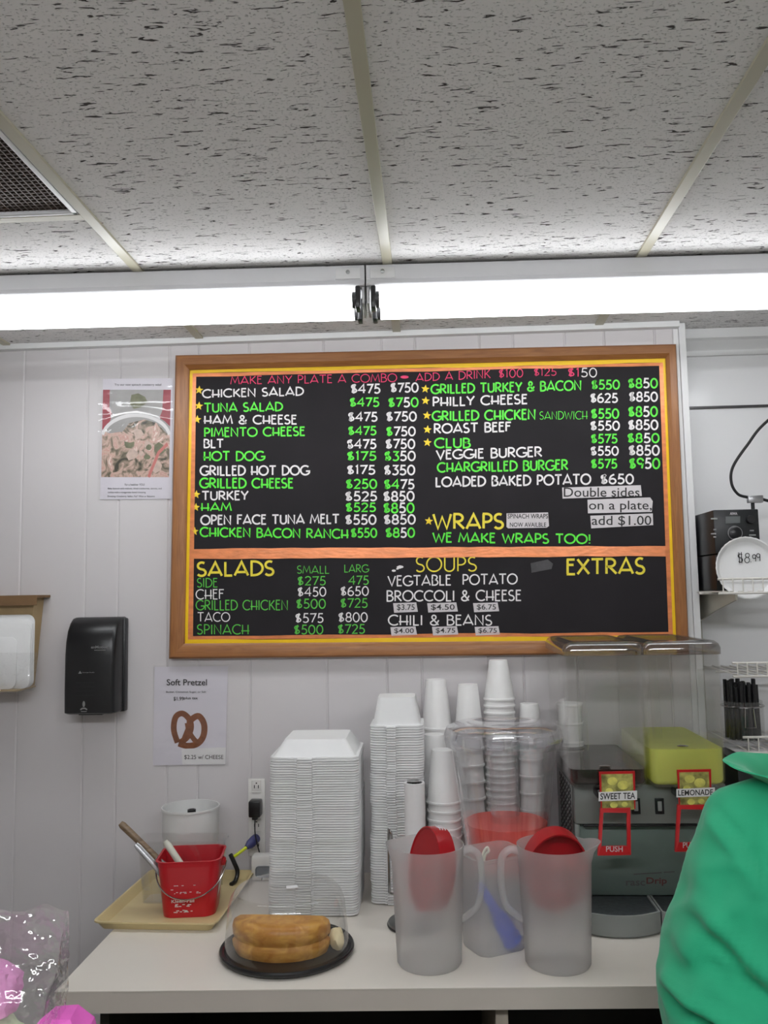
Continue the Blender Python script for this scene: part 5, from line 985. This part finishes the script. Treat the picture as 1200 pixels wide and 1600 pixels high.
def shirt_mesh():
    # horizontal sections: torso and the arm held against it drape into one loose outline
    edge = [(1600, 1040), (1575, 1036), (1550, 1031), (1520, 1029), (1495, 1037), (1468, 1046), (1430, 1057), (1397, 1066), (1352, 1080), (1307, 1094), (1280, 1098), (1257, 1105), (1243, 1113), (1234, 1124), (1227, 1142), (1222, 1160)]
    z0_, z1_ = .74, PY(1222, 1160, -.985).z
    ycf = lambda z: -1.17+.185*max(0, min(1, (z-z0_)/(z1_-z0_)*1.1))
    K = []
    for py, px in edge:
        yv = -1.05
        for _ in range(6): q_ = PY(px, py, yv); yv = ycf(q_.z)
        K.append(q_)
    K = [Vector((K[0].x+.03, 0, .74)), Vector((K[0].x+.015, 0, .80))]+K; n_ = 120; loops = []
    folds = [([(1030, 1536), (1069, 1546), (1139, 1572), (1200, 1584), (1260, 1580)], -.014, .010), ([(1033, 1520), (1072, 1530), (1140, 1556), (1200, 1568)], .012, .012), ([(1094, 1406), (1136, 1456), (1198, 1507), (1250, 1530)], .010, .014), ([(1085, 1430), (1125, 1480), (1190, 1530)], -.009, .012), ([(1060, 1470), (1100, 1425), (1135, 1392)], .008, .012), ([(1110, 1270), (1150, 1330), (1180, 1400), (1200, 1450)], .006, .012), ([(1125, 1262), (1165, 1320), (1196, 1380)], -.006, .011), ([(1045, 1500), (1085, 1478), (1130, 1490)], -.007, .010), ([(1050, 1560), (1090, 1585), (1130, 1600)], .008, .011), ([(1200, 1290), (1180, 1330), (1172, 1380)], -.008, .012)]
    FL = [([(lambda q: (q.x, q.z))(PY(px, py, -1.08)) for px, py in P], am, wd) for P, am, wd in folds]
    def dseg(p, a, b):
        ax, az = a; bx, bz = b; L2 = (bx-ax)**2+(bz-az)**2; t = max(0, min(1, ((p[0]-ax)*(bx-ax)+(p[1]-az)*(bz-az))/L2)); return math.hypot(p[0]-ax-t*(bx-ax), p[1]-az-t*(bz-az)), t
    Z_ = sorted(set([k.z for k in K])); zz = [K[0].z+(K[-1].z-K[0].z)*i/90 for i in range(91)]
    for z in zz:
        i = max(j for j in range(len(K)-1) if K[j].z <= z+1e-9); f = (z-K[i].z)/max(1e-6, K[i+1].z-K[i].z); xl = K[i].x+(K[i+1].x-K[i].x)*min(1, f)
        hz = (z-K[0].z)/(K[-1].z-K[0].z); wx = cxp-xl; yc_ = ycf(z)
        dy = (.155+.02*math.sin(hz*5))*min(1, math.sqrt(max(.05, (1-hz)/.22)))
        row = []
        for q in range(n_):
            a_ = 2*PI*q/n_; ca, sa = math.cos(a_), math.sin(a_); e_ = .72
            x = cxp+wx*math.copysign(abs(ca)**e_, ca); y = yc_+dy*math.copysign(abs(sa)**.85, sa); d_ = 0
            for P, am, wd in FL:
                best = min((dseg((x, z), P[j], P[j+1])[0] for j in range(len(P)-1))); d_ += 1.7*am*math.exp(-(best/wd)**2)
            front = max(0, -sa)**.5
            nz = .009*noise.noise((x*9+z*5, y*8, z*10-x*5))+.006*(1-2*abs(noise.noise((x*18+z*14, y*12, z*17-x*13))))
            c_ = Vector((cxp, yc_, z)); o_ = Vector((ca*.6, sa, 0)).normalized()
            row.append(Vector((x, y, z))+o_*(d_*front*1.0+nz*min(1, (1.02-hz)*5)))
        loops.append(row)
    mb = MB(); top = loops[-1]; c_ = sum(top, Vector())/n_
    for k_ in range(1, 6): loops.append([v+(c_-v)*(k_/6*.62)+Vector((0, 0, .012*math.sqrt(k_/5))) for v in top])
    mb.loft(loops, True, True); return mb
shirt_mesh().build('shirt', 'shirt_green', body, W=True, ang=80)
for s_, (p0, p1, p2) in ((1, (elR, elR*.5+wrR*.5, wrR)), (-1, (elb, elb*.5+wrL*.5, wrL))):
    mb = MB(); mb.tube(spline([p0+(p0-p1)*.08, p0*.6+p1*.4, p1, p1*.5+p2*.5], 6), [.062, .064, .066, .064, .062, .062, .060, .058, .057, .056, .055, .054, .053, .052, .051, .05, .05, .049, .048][:19], 24); mb.build('sleeve', 'shirt_green', body, W=True)
# flared collar, its edge standing away from the neck
mb = MB(); loops = []; n_ = 64; cc_ = Vector((nk.x-.004, -.985, 0)); zt_ = PY(1136, 1193, -.985).z; rx_ = cc_.x-PY(1135, 1194, -.985).x; zb_ = PY(1150, 1232, -.985).z
for r, z in ((.62, zb_-.012), (.66, zb_+.008), (.80, zt_-.014), (1.0, zt_), (.99, zt_+.0022), (.79, zt_-.010), (.63, zb_+.008), (.60, zb_-.012)):
    loops.append([Vector((cc_.x+rx_*r*(1+.035*noise.noise((math.cos(2*PI*i/n_)*2.5, math.sin(2*PI*i/n_)*2.5, 1)))*math.cos(2*PI*i/n_), cc_.y+.62*rx_*r*math.sin(2*PI*i/n_), z+.010*noise.noise((math.cos(2*PI*i/n_)*2, math.sin(2*PI*i/n_)*2, 7))*(r > .75)-.020*max(0, -math.sin(2*PI*i/n_))*(r > .75))) for i in range(n_)])
mb.loft(loops, ring=True); mb.build('collar', 'shirt_green', body, W=True, ang=70)
TV = [pel+Vector((0, 0, .02)), pel+Vector((0, 0, -.06))]; TE = [(0, 1)]; TR = [(.165, .13), (.15, .12)]
for s in (-1, 1):
    i0 = len(TV); TV += [pel+Vector((s*.092, .01, -.12)), pel+Vector((s*.10, .05, -.42)), pel+Vector((s*.10, .0, -.74))]; TE += [(1, i0), (i0, i0+1), (i0+1, i0+2)]; TR += [.105, .075, .065]
skinned('trousers', TV, TE, TR, 'trousers_navy', body, 2)
for s in (-1, 1):
    mb = MB(); p_ = pel+Vector((s*.105, .06, -.84)); mb.loft([L3(rrect(.10, .27, .045, 5, p_.x, p_.y), .001), L3(rrect(.10, .27, .045, 5, p_.x, p_.y), .03), L3(rrect(.085, .24, .04, 5, p_.x, p_.y-.01), .07), L3(rrect(.08, .12, .035, 5, p_.x, p_.y-.06), .10)]); mb.build('shoe', 'shoe_black', body, W=True)

# ------------------------------------------------------------------ near counter with the clear bags
FC = 1.0; t = thing('front_counter', 'near serving counter below the view', 'counter', (-.75, -1.65, 0))
mb = MB(); mb.box(-1.5, .05, -1.95, -1.38, FC-.04, FC, .003); mb.build('top', 'laminate', t, W=True); mb = MB(); mb.box(-1.48, .03, -1.90, -1.42, 0, FC-.0405, .002); mb.build('base', 'cabinet_panel', t, W=True)
def blob(sx, sy, sz, seed, amp=.25, fl=True):
    bm = bmesh.new(); bmesh.ops.create_icosphere(bm, subdivisions=4, radius=1); V = []
    for v in bm.verts:
        c = v.co*(1+amp*noise.noise(v.co*1.6+Vector((seed, 0, 0)))+amp*.4*noise.noise(v.co*5+Vector((0, seed, 0)))); V.append(Vector((c.x*sx, c.y*sy, max(c.z, -.8)*sz+.8*sz)))
    bm.verts.index_update(); F_ = [[v.index for v in f.verts] for f in bm.faces]; bm.free(); return V, F_
yb_ = -1.47
def bag(label, cx, cy, w2, d2, h2, seed, top=.85, lean=0):
    mb = MB(); loops = []; n_ = 64; J = 34
    for j in range(J+1):
        v = j/J; row = []; sq_ = 1-.86*max(0, (v-.62)/.38)**.8; ww = w2*(1-.12*math.sin(v*PI)+.10*v*top); 
        for i in range(n_):
            a_ = 2*PI*i/n_; ca, sa = math.cos(a_), math.sin(a_); ce = math.copysign(abs(ca)**.6, ca); se = math.copysign(abs(sa)**.6, sa)
            nn = noise.noise((ce*3+seed, se*3, v*6)); cr = abs(noise.noise((ce*6, se*6+seed, v*10))); x = cx+ww*ce*(1+.08*nn)+lean*v; y = cy+d2*se*sq_*(1+.15*nn)-.014*cr*(1 if se < 0 else -1)*sq_
            z = FC+.001+h2*v+(.014*noise.noise((ce*2+seed, v, 1)) if j == J else 0)*v; row.append(Vector((x, y, z)))
        loops.append(row)
    mb.loft(loops, True, False)
    o = mb.build('plastic_bag', 'bag_film', None, ang=50); return tag(o, label, 'bag')
pa = PY(50, 1500, yb_); top_ = PY(50, 1425, yb_).z
wbag = PY(98, 1500, yb_).x-PY(-80, 1500, yb_).x
bx = PY(9, 1500, yb_).x
bag('clear crinkled plastic bag with pink sweets at the lower left corner', bx, yb_, wbag/2, .05, top_-FC, 2.3)
for k, (dx, dy, dz, s, mt, lab) in enumerate(((-.030, 0, .118, .046, 'pink_candy', 'pink fluffy sweet high in the clear bag at the lower left'), (-.012, -.005, .066, .038, 'pale_candy', 'pale green fluffy sweet low in the clear bag'), (.03, .0, .003, .036, 'pale_candy', 'pale green fluffy sweet at the bag bottom, right side'), (-.03, 0, .002, .034, 'pink_candy', 'pink fluffy sweet at the bag bottom, left side'))):
    mb = MB(); mb.add(*blob(s, s*.8, s*.85, k*3.1+1)); solo(mb, 'candy_puff', mt, lab, 'sweet', (bx+dx, yb_+dy, FC+.002+dz), group='sweets in the clear bag')
p = PY(110, 1588, yb_+.02); q = PY(143, 1600, yb_+.02)
mb = MB(); cxk, zk = PY(103, 1590, yb_+.03).x, PY(103, 1575, yb_+.03).z
mb.loft([L3([(cxk-.045, yb_-.03), (cxk+.055, yb_-.02), (cxk+.05, yb_+.06), (cxk-.04, yb_+.05)], FC+.001), L3([(cxk-.035, yb_-.02), (cxk+.036, yb_-.01), (cxk+.03, yb_+.05), (cxk-.03, yb_+.045)], zk-.02), L3([(cxk-.02, yb_+.0), (cxk+.018, yb_+.0), (cxk+.012, yb_+.04), (cxk-.015, yb_+.035)], zk)])
pk = mb.build('tissue_bundle', 'pink_paper', None, smooth=False); tag(pk, 'bright pink paper bundle at the bottom edge in front of the worktop corner', 'paper')
